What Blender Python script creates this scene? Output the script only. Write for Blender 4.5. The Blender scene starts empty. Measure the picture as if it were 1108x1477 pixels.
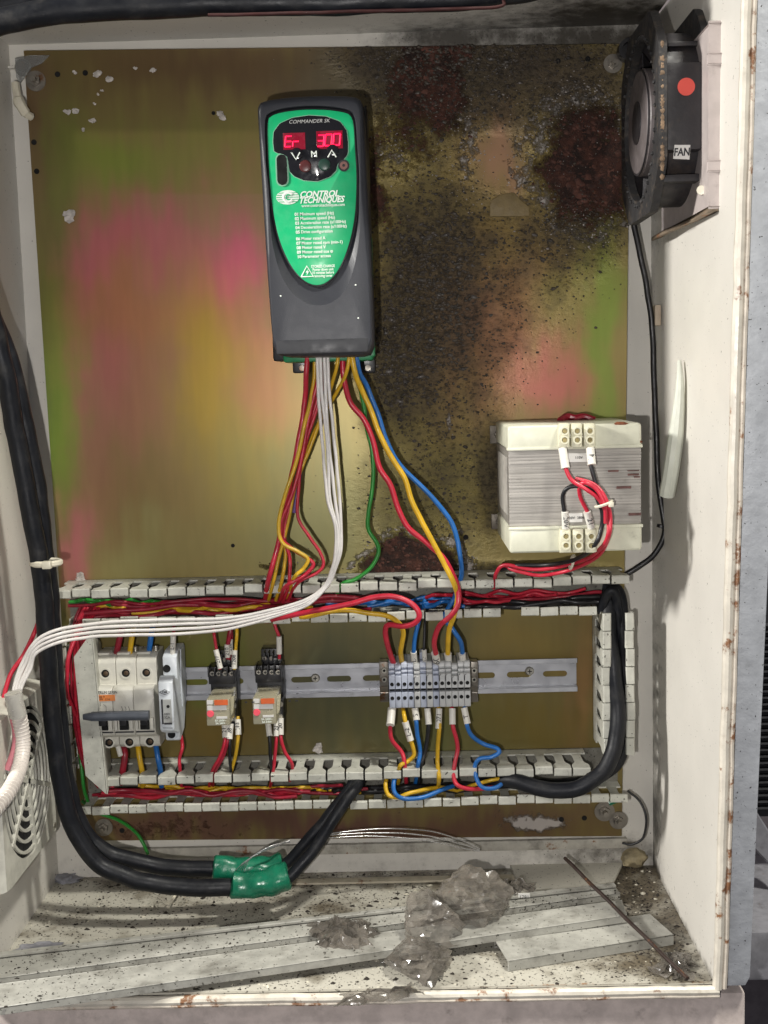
import bpy, bmesh, math, random
from mathutils import Vector, Matrix, noise
random.seed(7)
R = math.radians
scene = bpy.context.scene
C = scene.collection

# ------------------------------------------------------------------ camera
PW, PH, FPX = 1108.0, 1477.0, 1730.0
CAM = Vector((0.0635, -1.239, 0.0915))
yaw, pitch, roll = -0.0171, -0.1103, -0.0279
fw = Vector((math.sin(yaw)*math.cos(pitch), math.cos(yaw)*math.cos(pitch), math.sin(pitch)))
r0 = Vector((math.cos(yaw), -math.sin(yaw), 0)); u0 = r0.cross(fw)
rt = r0*math.cos(roll) + u0*math.sin(roll); up = -r0*math.sin(roll) + u0*math.cos(roll)
cd = bpy.data.cameras.new('camera'); cam = bpy.data.objects.new('camera', cd); C.objects.link(cam)
cam.matrix_world = Matrix(((rt.x, up.x, -fw.x, CAM.x), (rt.y, up.y, -fw.y, CAM.y), (rt.z, up.z, -fw.z, CAM.z), (0, 0, 0, 1)))
cd.sensor_fit = 'HORIZONTAL'; cd.sensor_width = 36; cd.lens = FPX/PW*36
cd.clip_start = 0.02; cd.clip_end = 50
scene.camera = cam

# ------------------------------------------------------------------ light
w = bpy.data.worlds.new('World'); scene.world = w; w.use_nodes = True
bg = w.node_tree.nodes['Background']; bg.inputs[0].default_value = (0.93, 0.92, 1.0, 1); bg.inputs[1].default_value = 0.15
def lamp(name, loc, target, power, size, color):
    l = bpy.data.lights.new(name, 'AREA'); l.energy = power; l.shape = 'DISK'; l.size = size; l.color = color
    o = bpy.data.objects.new(name, l); C.objects.link(o); o.location = loc
    o.rotation_euler = (Vector(target)-Vector(loc)).to_track_quat('-Z', 'Y').to_euler()
    return o
lamp('ceiling_lamp_right', (0.80, -0.90, 1.90), (-.02, -.14, -.43), 54, 0.22, (1.0, 0.97, 0.88))
lamp('ceiling_lamp_left', (-2.30, -0.97, 0.98), (.3, -.15, -.1), 105, 0.32, (1.0, 0.97, 0.92))
fl = bpy.data.lights.new('phone_flash', 'POINT'); fl.energy = 22; fl.shadow_soft_size = .006; fl.color = (1.0, .965, .93)
flo = bpy.data.objects.new('phone_flash', fl); C.objects.link(flo); flo.location = CAM+Vector((-.065, -.01, -.05))
scene.view_settings.view_transform = 'Standard'; scene.view_settings.look = 'None'
scene.view_settings.exposure = 0.0; scene.view_settings.gamma = 1
scene.view_settings.use_curve_mapping = False
scene.render.engine = 'CYCLES'

# ------------------------------------------------------------------ places
HW, HH, DEP = 0.32, 0.434, 0.25          # inner half width, half height, depth of the cabinet; back wall at y = 0
def ray(px, py): return (fw + rt*((px-PW/2)/FPX) + up*((PH/2-py)/FPX))
def P(px, py, d=0.0):                     # the point at depth d (m in front of the back wall)
    v = ray(px, py); return CAM + v*((-d-CAM.y)/v.y)
def PF(px, py, h=0.0):                    # the point at height h over the cabinet floor
    v = ray(px, py); return CAM + v*((-HH+h-CAM.z)/v.z)
def PX(px, py, x):                        # the point on the plane X = x
    v = ray(px, py); return CAM + v*((x-CAM.x)/v.x)

# ------------------------------------------------------------------ materials
def _n(nt, t, **k):
    n = nt.nodes.new(t)
    for a, b in k.items():
        if a in n.inputs: n.inputs[a].default_value = b
        else: setattr(n, a, b)
    return n
def mix(nt, fac, a, b, mode='MIX'):
    m = nt.nodes.new('ShaderNodeMix'); m.data_type = 'RGBA'; m.blend_type = mode
    for i, v in ((0, fac), (6, a), (7, b)):
        if hasattr(v, 'links'): nt.links.new(v, m.inputs[i])
        elif i == 0: m.inputs[0].default_value = v
        else: m.inputs[i].default_value = (*v[:3], 1)
    return m.outputs[2]
def ramp(nt, src, lo, hi, a=0.0, b=1.0):
    m = nt.nodes.new('ShaderNodeMapRange'); m.interpolation_type = 'SMOOTHSTEP'
    nt.links.new(src, m.inputs[0])
    for i, v in enumerate((lo, hi, a, b)): m.inputs[i+1].default_value = v
    return m.outputs[0]
def math_(nt, op, a, b=None):
    m = nt.nodes.new('ShaderNodeMath'); m.operation = op
    for i, v in enumerate((a, b)):
        if v is None: continue
        if hasattr(v, 'links'): nt.links.new(v, m.inputs[i])
        else: m.inputs[i].default_value = v
    return m.outputs[0]
def noise_tex(nt, scale, detail=4, rough=.55, stretch=None):
    g = nt.nodes.new('ShaderNodeNewGeometry'); v = g.outputs['Position']
    if stretch:
        mp = nt.nodes.new('ShaderNodeMapping'); mp.inputs['Scale'].default_value = stretch
        nt.links.new(v, mp.inputs[0]); v = mp.outputs[0]
    t = _n(nt, 'ShaderNodeTexNoise', Scale=scale, Detail=detail, Roughness=rough)
    nt.links.new(v, t.inputs['Vector']); return t.outputs['Fac']
MATS = {}
def mat(name, col, rough=.5, metal=0, var=.18, vscale=60, dirt=0, dirt_col=(.05, .042, .03), dscale=45, speck=0, spscale=420, bump=0, bscale=400,
        rvar=1, rust=0, trans=0, emit=0, coat=0, ior=1.5, stretch=None, alpha=1):
    if name in MATS: return MATS[name]
    m = bpy.data.materials.new(name); m.use_nodes = True; nt = m.node_tree; b = nt.nodes['Principled BSDF']; MATS[name] = m
    c = None
    if var:
        f = ramp(nt, noise_tex(nt, vscale, 5, .6, stretch), .3, .7)
        c = mix(nt, f, [x*(1-var) for x in col], [min(1, x*(1+var*.5)) for x in col])
    if c is None:
        rgb = nt.nodes.new('ShaderNodeRGB'); rgb.outputs[0].default_value = (*col, 1); c = rgb.outputs[0]
    if dirt:
        f = ramp(nt, noise_tex(nt, dscale, 7, .68), .62-.32*dirt, .80-.1*dirt, 0, min(1, .45+.4*dirt)); c = mix(nt, f, c, dirt_col)
    if rust:
        f = ramp(nt, noise_tex(nt, 38, 8, .7), .66-.25*rust, .72-.2*rust, 0, .95)
        rc = mix(nt, noise_tex(nt, 160, 4), (.05, .018, .008), (.32, .13, .04)); c = mix(nt, f, c, rc)
    if speck:
        f = ramp(nt, noise_tex(nt, spscale, 3, .5), .70-.12*speck, .74-.12*speck, 0, .9); c = mix(nt, f, c, (.022, .018, .013))
    nt.links.new(c, b.inputs['Base Color'])
    rr = ramp(nt, noise_tex(nt, vscale*1.7, 4), .3, .7, max(.02, rough-.09*rvar), min(1, rough+.1*rvar)); nt.links.new(rr, b.inputs['Roughness'])
    b.inputs['Metallic'].default_value = metal; b.inputs['IOR'].default_value = ior
    b.inputs['Transmission Weight'].default_value = trans; b.inputs['Coat Weight'].default_value = coat; b.inputs['Alpha'].default_value = alpha
    if emit:
        b.inputs['Emission Color'].default_value = (*col, 1); b.inputs['Emission Strength'].default_value = emit
    if bump:
        bp = _n(nt, 'ShaderNodeBump', Strength=bump, Distance=.001); nt.links.new(noise_tex(nt, bscale, 5, .6), bp.inputs['Height'])
        nt.links.new(bp.outputs[0], b.inputs['Normal'])
    return m
def masked_paint(name, col, speck=.0, grime=(.05, .043, .033)):
    """Enamelled steel; the mesh attribute 'wear' says where it is rusty (r), sooty or dirty (g) and chalky (b)."""
    m = bpy.data.materials.new(name); m.use_nodes = True; nt = m.node_tree; b = nt.nodes['Principled BSDF']; MATS[name] = m
    at = _n(nt, 'ShaderNodeAttribute', attribute_name='wear'); sp = nt.nodes.new('ShaderNodeSeparateColor'); nt.links.new(at.outputs['Color'], sp.inputs[0])
    f = ramp(nt, noise_tex(nt, 9, 6, .6), .3, .72)
    c = mix(nt, f, [x*.93 for x in col], [min(1, x*1.03) for x in col])
    n1 = noise_tex(nt, 55, 8, .68)
    g = math_(nt, 'ADD', sp.outputs[1], math_(nt, 'MULTIPLY', math_(nt, 'SUBTRACT', n1, .5), 1.1))
    g = math_(nt, 'MULTIPLY', ramp(nt, g, .2, .95), ramp(nt, sp.outputs[1], .04, .35))
    c = mix(nt, g, c, grime)
    n2 = noise_tex(nt, 330, 3, .55)
    s = ramp(nt, math_(nt, 'ADD', n2, math_(nt, 'MULTIPLY', sp.outputs[1], .10)), .695-.09*speck, .74-.09*speck, 0, .85); c = mix(nt, s, c, (.03, .024, .018))
    n3 = noise_tex(nt, 90, 7, .7)
    ru = ramp(nt, math_(nt, 'ADD', sp.outputs[0], math_(nt, 'MULTIPLY', math_(nt, 'SUBTRACT', n3, .5), 1.3)), .38, .62)
    rc = mix(nt, noise_tex(nt, 210, 4), (.07, .022, .009), (.42, .19, .05)); c = mix(nt, math_(nt, 'MULTIPLY', ru, ramp(nt, sp.outputs[0], 0, .1)), c, rc)
    nt.links.new(c, b.inputs['Base Color']); b.inputs['Roughness'].default_value = .42
    bp = _n(nt, 'ShaderNodeBump', Strength=.35, Distance=.0008); nt.links.new(n1, bp.inputs['Height']); nt.links.new(bp.outputs[0], b.inputs['Normal'])
    return m
CREAM = (.66, .635, .58)
M_wall = masked_paint('cabinet_enamel', CREAM, .1)
M_floor = masked_paint('cabinet_floor_enamel', (.47, .45, .385), .75, (.115, .095, .065))
def plate_mat():
    m = bpy.data.materials.new('yellow_passivated_zinc'); m.use_nodes = True; nt = m.node_tree; b = nt.nodes['Principled BSDF']; MATS['plate'] = m
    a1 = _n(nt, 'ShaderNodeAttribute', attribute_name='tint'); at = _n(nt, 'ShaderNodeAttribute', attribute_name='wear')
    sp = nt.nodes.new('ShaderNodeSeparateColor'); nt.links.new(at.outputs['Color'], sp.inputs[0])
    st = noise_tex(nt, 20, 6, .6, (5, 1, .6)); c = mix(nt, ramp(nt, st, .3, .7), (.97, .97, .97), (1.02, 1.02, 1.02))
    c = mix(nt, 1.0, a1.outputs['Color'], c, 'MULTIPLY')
    # sticky oily soot: a pimpled skin with dark pits
    nS = noise_tex(nt, 250, 5, .66, (.8, 1, 1.1)); nB = noise_tex(nt, 60, 4, .6)
    skin = math_(nt, 'ADD', sp.outputs[1], math_(nt, 'MULTIPLY', math_(nt, 'SUBTRACT', nB, .5), .9))
    skin = math_(nt, 'MULTIPLY', ramp(nt, skin, .15, .75), ramp(nt, sp.outputs[1], .02, .2))
    c = mix(nt, math_(nt, 'MULTIPLY', skin, .72), c, (.062, .049, .038))
    pit = ramp(nt, math_(nt, 'SUBTRACT', nS, math_(nt, 'MULTIPLY', sp.outputs[1], .16)), .24, .46, 1, 0)
    pit = math_(nt, 'MULTIPLY', pit, ramp(nt, sp.outputs[1], .03, .35))
    c = mix(nt, math_(nt, 'MULTIPLY', pit, .70), c, (.016, .012, .009))
    # chalky white corrosion and rust
    nW = noise_tex(nt, 120, 7, .72)
    wh = ramp(nt, math_(nt, 'ADD', sp.outputs[2], math_(nt, 'MULTIPLY', math_(nt, 'SUBTRACT', nW, .5), 1.7)), .40, .75)
    wh = math_(nt, 'MULTIPLY', wh, ramp(nt, sp.outputs[2], .02, .2)); c = mix(nt, math_(nt, 'MULTIPLY', wh, .8), c, (.42, .39, .37))
    nR = noise_tex(nt, 110, 9, .78)
    ru = ramp(nt, math_(nt, 'ADD', sp.outputs[0], math_(nt, 'MULTIPLY', math_(nt, 'SUBTRACT', nR, .5), 1.7)), .22, .80)
    ru = math_(nt, 'MULTIPLY', ru, ramp(nt, sp.outputs[0], .02, .15))
    rc = mix(nt, ramp(nt, noise_tex(nt, 55, 7, .7), .38, .72), (.020, .010, .008), (.095, .034, .022)); rc = mix(nt, ramp(nt, noise_tex(nt, 240, 4), .58, .75), rc, (.10, .038, .02))
    c = mix(nt, ru, c, rc); nt.links.new(c, b.inputs['Base Color'])
    dull = math_(nt, 'MAXIMUM', math_(nt, 'MAXIMUM', ru, wh), math_(nt, 'MULTIPLY', skin, .8))
    rr = nt.nodes.new('ShaderNodeMapRange'); nt.links.new(dull, rr.inputs[0]); rr.inputs[3].default_value = .36; rr.inputs[4].default_value = .78; nt.links.new(rr.outputs[0], b.inputs['Roughness'])
    me = nt.nodes.new('ShaderNodeMapRange'); nt.links.new(dull, me.inputs[0]); me.inputs[3].default_value = .34; me.inputs[4].default_value = 0; nt.links.new(me.outputs[0], b.inputs['Metallic']); b.inputs['Specular IOR Level'].default_value = .4
    h = math_(nt, 'MULTIPLY', nS, ramp(nt, sp.outputs[1], .03, .6)); h = math_(nt, 'ADD', h, math_(nt, 'MULTIPLY', nR, math_(nt, 'MULTIPLY', ru, .8))); h = math_(nt, 'ADD', h, math_(nt, 'MULTIPLY', wh, .6))
    bp = _n(nt, 'ShaderNodeBump', Strength=1.0, Distance=.0036); nt.links.new(h, bp.inputs['Height']); nt.links.new(bp.outputs[0], b.inputs['Normal'])
    return m
M_plate = plate_mat()
M_duct = mat('grey_pvc_duct', (.50, .50, .44), .48, dirt=.22, dscale=70, speck=.25, spscale=300, bump=.15)
M_ductshade = mat('grimy_shaded_pvc', (.17, .165, .14), .6, dirt=.6, dscale=40, speck=.6)  # grime, plus the shade inside the ducts darkened into the base colour
M_cover = mat('dusty_grey_pvc_cover', (.35, .345, .31), .5, dirt=.5, dscale=24, speck=.5, spscale=300, bump=.15)
M_char = mat('charcoal_plastic', (.022, .024, .031), .46, var=.10, rvar=.2, bump=.12, bscale=900)
M_blackp = mat('black_plastic', (.012, .012, .014), .38, var=.2, dirt=.15, dirt_col=(.06, .05, .04))
M_gloss = mat('dark_display_window', (.010, .010, .013), .12, var=0, coat=.5)
M_green = mat('green_label', (.008, .45, .17), .38, var=.06)
M_greenrim = mat('pale_green_edge', (.25, .50, .34), .45, var=.05)
M_greenbody = mat('green_chassis', (.01, .20, .07), .4)
M_print = mat('white_print', (.80, .86, .78), .6, var=0)
M_printdark = mat('black_print', (.02, .02, .025), .6, var=0)
M_led = mat('red_led', (1.0, .0, .055), .5, var=0, emit=1.7)
M_ledoff = mat('red_window_glow', (.17, .002, .014), .25, var=0, emit=.55)
M_mcb = mat('ivory_plastic', (.60, .585, .52), .42, var=.1, dirt=.12, dscale=50, dirt_col=(.22, .19, .13))
M_white = mat('white_plastic', (.62, .66, .70), .36, var=.08, dirt=.08)
M_lever = mat('slate_lever', (.075, .085, .105), .4)
M_orange = mat('orange_label', (.75, .24, .06), .5, var=.2)
M_orangetab = mat('orange_tab', (.75, .14, .035), .4)
M_label = mat('paper_label', (.70, .69, .66), .6, var=.08, dirt=.12, dirt_col=(.35, .3, .24))
M_relay = mat('clear_smoky_polycarbonate', (.62, .58, .42), .22, var=.08, trans=.42, dirt=.2, dirt_col=(.25, .2, .12))
M_relayin = mat('relay_innards', (.34, .24, .15), .5, dirt=.4)
M_pinkled = mat('pink_indicator', (.85, .10, .14), .4, var=0, emit=.12)
M_zinc = mat('zinc_rail', (.52, .53, .56), .36, .55, var=.1, vscale=30, dirt=.14, stretch=(.3, 1, 3))
M_screw = mat('steel_screw', (.46, .44, .38), .34, .85, dirt=.2)
M_oldsteel = mat('stained_steel', (.24, .22, .19), .42, .7, dirt=.35, rust=.35)
M_tblue = mat('terminal_grey_blue', (.46, .50, .60), .42, var=.06, dirt=.08)
M_tgrey = mat('terminal_grey', (.50, .51, .51), .42, var=.06, dirt=.1)
M_core = mat('laminated_core', (.36, .34, .31), .42, .45, var=.3, vscale=22, stretch=(.35, .35, 26), dirt=.15)
M_corered = mat('red_stained_lamination', (.15, .07, .06), .55, .2, var=.5, vscale=80)
M_bobbin = mat('cream_transformer_shell', (.60, .60, .48), .38, var=.08, dirt=.1, rust=.0)
M_tstrip = mat('ivory_terminal_strip', (.64, .62, .47), .45, var=.08)
M_brass = mat('dull_brass', (.40, .33, .16), .35, .8)
M_hole = mat('unlit_hole', (.004, .004, .004), .9, var=0)
M_red = mat('red_pvc', (.52, .020, .045), .36, var=.2, dirt=.16)
M_darkred = mat('dark_red_pvc', (.30, .010, .028), .42, var=.25, dirt=.3)
M_yel = mat('yellow_pvc', (.66, .40, .018), .36, var=.2, dirt=.16)
M_blue = mat('blue_pvc', (.012, .13, .42), .36, var=.15, dirt=.08)
M_grn = mat('green_pvc', (.02, .24, .03), .36, var=.15)
M_blk = mat('black_pvc', (.008, .008, .010), .42, var=.2, dirt=.15, dirt_col=(.07, .06, .05))
M_cable = mat('black_rubber_cable', (.006, .007, .010), .46, ior=1.36, var=.25, vscale=35, dirt=.32, dirt_col=(.040, .038, .036), dscale=60, bump=.3, bscale=250)
M_wht = mat('white_pvc', (.72, .69, .66), .34, var=.08, dirt=.06, dirt_col=(.35, .3, .25))
M_sleeve = mat('white_marker_sleeve', (.68, .66, .60), .42, var=.1, dirt=.1, dirt_col=(.3, .25, .2))
M_tie = mat('nylon_tie', (.66, .62, .50), .4, var=.1)
M_tape = mat('green_tape', (.006, .15, .08), .28, var=.3, vscale=70, bump=.5, bscale=120)
M_fan = mat('black_fan_housing', (.024, .022, .025), .5, var=.2, dirt=.34, dirt_col=(.075, .055, .042), bump=.3, bscale=250)
M_fancrust = mat('crusty_fan_edge', (.022, .021, .022), .7, dirt=.38, dirt_col=(.16, .12, .085), dscale=80, bump=.8, bscale=180)
M_hub = mat('fan_hub_grey', (.14, .12, .12), .5, dirt=.3)
M_tan = mat('tan_plastic_frame', (.50, .44, .42), .45, var=.1, dirt=.15, rust=.12)
M_grille = mat('beige_grille_plastic', (.56, .55, .48), .5, dirt=.2)
M_filter = mat('grey_filter_mat', (.030, .030, .030), .9, var=.5, vscale=110, bump=1, bscale=300)
M_wrap = mat('crumpled_clear_film', (.19, .17, .145), .13, var=.5, vscale=40, rvar=.5, dirt=.3, dirt_col=(.06, .05, .04), dscale=60, alpha=.55, coat=.8, bump=.25, bscale=70)
M_rod = mat('brown_rod', (.035, .022, .018), .45, .2, rust=.3)
M_rim = mat('galvanised_rim', (.46, .48, .51), .5, .2, var=.12, dirt=.12, bump=.6, bscale=140, speck=.2)
M_bead = mat('worn_cream_bead', (.60, .56, .48), .4, var=.15, dirt=.25, dirt_col=(.25, .2, .14), rust=.30)
M_beadrust = mat('rusty_bead', (.58, .52, .44), .55, dirt=.3, rust=.50)
M_concrete = mat('pinkish_concrete', (.52, .45, .42), .85, var=.2, dirt=.2, bump=.5, bscale=90)
M_dark = mat('dark_painted_steel', (.022, .023, .028), .5, var=.2)
M_greyblock = mat('grey_painted_block', (.30, .30, .33), .7, dirt=.3, rust=.12)
M_crumb = mat('dark_crumbs', (.022, .017, .013), .9)
M_crumb2 = mat('pale_paint_flakes', (.50, .47, .38), .8)
M_silver = mat('bare_silver_strands', (.60, .60, .60), .3, .8)
M_clear = mat('clear_plastic', (.70, .72, .72), .15, var=.05, trans=.85)
M_sleeveg = mat('pale_green_sleeving', (.60, .62, .54), .4, var=.08)
M_lump = mat('yellowish_lump', (.36, .30, .18), .8, dirt=.4, bump=.7)
M_reddot = mat('red_dot_sticker', (.78, .10, .075), .5, var=.05)
M_chalk = mat('chalky_deposit', (.56, .52, .48), .95, var=.3, vscale=200, bump=1, bscale=300, dirt=.25)
M_silic = mat('grey_sealant', (.26, .26, .29), .4, var=.4, dirt=.3, bump=.6, bscale=120)
M_purple = mat('purple_pvc', (.10, .06, .22), .4)

# ------------------------------------------------------------------ mesh helpers
class MB:
    def __init__(s): s.bm = bmesh.new()
    def face(s, pts):
        return s.bm.faces.new([s.bm.verts.new(p) for p in pts])
    def _merge(s, b):
        t = bpy.data.meshes.new('t'); b.to_mesh(t); b.free(); s.bm.from_mesh(t); bpy.data.meshes.remove(t)
    def box(s, x0, x1, d0, d1, z0, z1, bev=0, seg=2):
        b = bmesh.new(); bmesh.ops.create_cube(b, size=1)
        for v in b.verts: v.co = Vector(((x0+x1)/2+v.co.x*(x1-x0), -(d0+d1)/2+v.co.y*abs(d1-d0), (z0+z1)/2+v.co.z*(z1-z0)))
        if bev: bmesh.ops.bevel(b, geom=b.edges[:], offset=bev, segments=seg, profile=.6, affect='EDGES')
        s._merge(b); return s
    def prism(s, pts, vec, bev=0, seg=1):
        b = bmesh.new(); f = b.faces.new([b.verts.new(p) for p in pts])
        e = bmesh.ops.extrude_face_region(b, geom=[f]); vs = [g for g in e['geom'] if isinstance(g, bmesh.types.BMVert)]
        bmesh.ops.translate(b, verts=vs, vec=Vector(vec)); bmesh.ops.recalc_face_normals(b, faces=b.faces[:])
        if bev: bmesh.ops.bevel(b, geom=b.edges[:], offset=bev, segments=seg, profile=.6, affect='EDGES', clamp_overlap=True)
        s._merge(b); return s
    def xz(s, pts, d0, d1, bev=0, seg=1):           # polygon of (x, z), from depth d0 out to d1
        return s.prism([(x, -d0, z) for x, z in pts], (0, -(d1-d0), 0), bev, seg)
    def prof(s, pts, x0, x1, bev=0):                # polygon of (d, z), extruded along X
        return s.prism([(x0, -d, z) for d, z in pts], (x1-x0, 0, 0), bev)
    def tube(s, pts, r, n=10, cap=True, flat=1.0):
        pts = [Vector(p) for p in pts]; N = len(pts); rings = []
        rs = r if isinstance(r, (list, tuple)) else [r]*N
        t0 = (pts[1]-pts[0]).normalized(); a = Vector((0, -1, 0)) if abs(t0.y) < .8 else Vector((0, 0, 1)); nrm = (a-t0*a.dot(t0)).normalized()
        for i in range(N):
            t = (pts[min(i+1, N-1)]-pts[max(i-1, 0)])
            t = t.normalized() if t.length > 1e-9 else t0
            nrm = (nrm-t*nrm.dot(t)); nrm = nrm.normalized() if nrm.length > 1e-6 else t.orthogonal().normalized()
            bn = t.cross(nrm)
            rings.append([s.bm.verts.new(pts[i]+nrm*(rs[i]*flat*math.cos(2*math.pi*k/n))+bn*(rs[i]*math.sin(2*math.pi*k/n))) for k in range(n)])
        for i in range(N-1):
            for k in range(n): s.bm.faces.new((rings[i][k], rings[i][(k+1) % n], rings[i+1][(k+1) % n], rings[i+1][k]))
        if cap: s.bm.faces.new(rings[0][::-1]); s.bm.faces.new(rings[-1])
        return s
    def cyl(s, p0, p1, r0, r1=None, n=16): return s.tube([p0, p1], [r0, r0 if r1 is None else r1], n)
    def disc(s, c, r, h=.0004, n=18, ax=(0, -1, 0), r2=None):
        c = Vector(c); return s.cyl(c, c+Vector(ax)*h, r, r if r2 is None else r2, n)
    def ring(s, c, ro, ri, h, ax=(0, -1, 0), n=32):   # a flat washer of height h
        c = Vector(c); ax = Vector(ax).normalized(); u = ax.orthogonal().normalized(); v = ax.cross(u); L = []
        for rr, hh in ((ri, 0), (ro, 0), (ro, h), (ri, h)):
            L.append([s.bm.verts.new(c+ax*hh+(u*math.cos(2*math.pi*k/n)+v*math.sin(2*math.pi*k/n))*rr) for k in range(n)])
        for a in range(4):
            A, B = L[a], L[(a+1) % 4]
            for k in range(n): s.bm.faces.new((A[k], A[(k+1) % n], B[(k+1) % n], B[k]))
        return s
    def loops(s, L, close=True, cap0=True, cap1=True):  # skin a list of equal point loops
        V = [[s.bm.verts.new(p) for p in l] for l in L]; n = len(V[0])
        for a in range(len(V)-1):
            for k in range(n): s.bm.faces.new((V[a][k], V[a][(k+1) % n], V[a+1][(k+1) % n], V[a+1][k]))
        if cap0: s.bm.faces.new(V[0][::-1])
        if cap1: s.bm.faces.new(V[-1])
        return s
    def ball(s, c, r, sub=2, amp=0, fr=60, sc=(1, 1, 1)):
        b = bmesh.new(); bmesh.ops.create_icosphere(b, subdivisions=sub, radius=1)
        for v in b.verts:
            q = v.co.copy(); k = 1+amp*noise.noise(Vector(c)*91+q*fr/30)
            v.co = Vector(c)+Vector((q.x*sc[0], q.y*sc[1], q.z*sc[2]))*r*k
        s._merge(b); return s
    def mesh(s, name, smooth=35, recalc=True):
        if recalc: bmesh.ops.recalc_face_normals(s.bm, faces=s.bm.faces[:])
        me = bpy.data.meshes.new(name); s.bm.to_mesh(me); s.bm.free()
        if smooth:
            me.shade_smooth(); me.set_sharp_from_angle(angle=R(smooth))
        return me
    def build(s, name, m, parent=None, smooth=35, recalc=True): return link(name, s.mesh(name, smooth, recalc), m, parent)
def link(name, me, m, parent=None, loc=None, rot=None):
    o = bpy.data.objects.new(name, me); C.objects.link(o)
    if m is not None and len(me.materials) == 0: me.materials.append(m)
    if loc is not None: o.location = loc
    if rot is not None: o.rotation_euler = rot
    if parent is not None:
        o.parent = parent
        if parent.type == 'EMPTY': o.matrix_parent_inverse = Matrix.Translation(-parent.location)
    return o
LABELS = {}
def tag(o, label, cat, group=None, kind=None):
    o['label'] = label; o['category'] = cat
    if group: o['group'] = group
    if kind: o['kind'] = kind
    return o
def thing(name, loc, label, cat, group=None):
    o = bpy.data.objects.new(name, None); C.objects.link(o); o.location = loc; o.empty_display_size = .01
    return tag(o, label, cat, group)
def catmull(pts, sub=8):
    p = [Vector(a) for a in pts]; p = [p[0]*2-p[1]]+p+[p[-1]*2-p[-2]]; out = []
    for i in range(1, len(p)-2):
        for k in range(sub):
            t = k/sub; a, b, c, d = p[i-1], p[i], p[i+1], p[i+2]
            out.append(.5*((2*b)+(c-a)*t+(2*a-5*b+4*c-d)*t*t+(3*b-a-3*c+d)*t**3))
    out.append(p[-2]); return out
def resample(poly, c, n):        # star-shaped polygon -> n points by angle about c
    out = []
    for k in range(n):
        a = 2*math.pi*k/n+.0137; dx, dz = math.cos(a), math.sin(a); best = None
        for i in range(len(poly)):
            (x1, z1), (x2, z2) = poly[i], poly[(i+1) % len(poly)]
            ex, ez = x2-x1, z2-z1; den = dx*ez-dz*ex
            if abs(den) < 1e-14: continue
            t = ((x1-c[0])*ez-(z1-c[1])*ex)/den; u = ((x1-c[0])*dz-(z1-c[1])*dx)/den
            if t > 0 and -1e-9 <= u <= 1+1e-9 and (best is None or t > best): best = t
        out.append((c[0]+dx*best, c[1]+dz*best))
    return out
def offset(poly, c, dist):
    out = []
    for x, z in poly:
        v = Vector((x-c[0], z-c[1])); l = v.length; out.append((c[0]+v.x/l*(l+dist), c[1]+v.y/l*(l+dist)))
    return out
def smooth_poly(pts, sub=5):
    p = [Vector((a, b, 0)) for a, b in pts]; n = len(p); out = []
    for i in range(n):
        a, b, c, d = p[i-1], p[i], p[(i+1) % n], p[(i+2) % n]
        for k in range(sub):
            t = k/sub; q = .5*((2*b)+(c-a)*t+(2*a-5*b+4*c-d)*t*t+(3*b-a-3*c+d)*t**3); out.append((q.x, q.y))
    return out
DG = None
def text(parent, s, loc, size, m, name='print', ang=0, align='CENTER', shear=0, bold=0, sx=1, nrm=None, ext=.00008):
    cu = bpy.data.curves.new('t', 'FONT'); cu.body = s; cu.size = size; cu.align_x = align; cu.align_y = 'CENTER'; cu.shear = shear
    cu.extrude = ext; cu.offset = bold; cu.resolution_u = 3
    o = bpy.data.objects.new('t', cu); C.objects.link(o)
    bpy.context.view_layer.update(); me = bpy.data.meshes.new_from_object(o.evaluated_get(bpy.context.evaluated_depsgraph_get()))
    bpy.data.objects.remove(o); bpy.data.curves.remove(cu)
    if nrm is None: rot = Matrix.Rotation(-ang, 4, 'Y') @ Matrix.Rotation(math.pi/2, 4, 'X')
    else: rot = nrm
    me.transform(Matrix.Translation(loc) @ rot @ Matrix.Diagonal((sx, 1, 1, 1)))
    me.materials.clear(); me.materials.append(m)
    return link(name, me, None, parent)
def screw(mb, c, r, ax=(0, -1, 0), h=.0012): mb.disc(c, r, h, 14, ax, r*.86)
def cross(mb, c, r, h=.0003):                   # a phillips recess as two dark bars
    x, y, z = c; mb.box(x-r, x+r, -y, -y+h, z-r*.22, z+r*.22); mb.box(x-r*.22, x+r*.22, -y, -y+h*1.3, z-r, z+r); return mb

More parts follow.
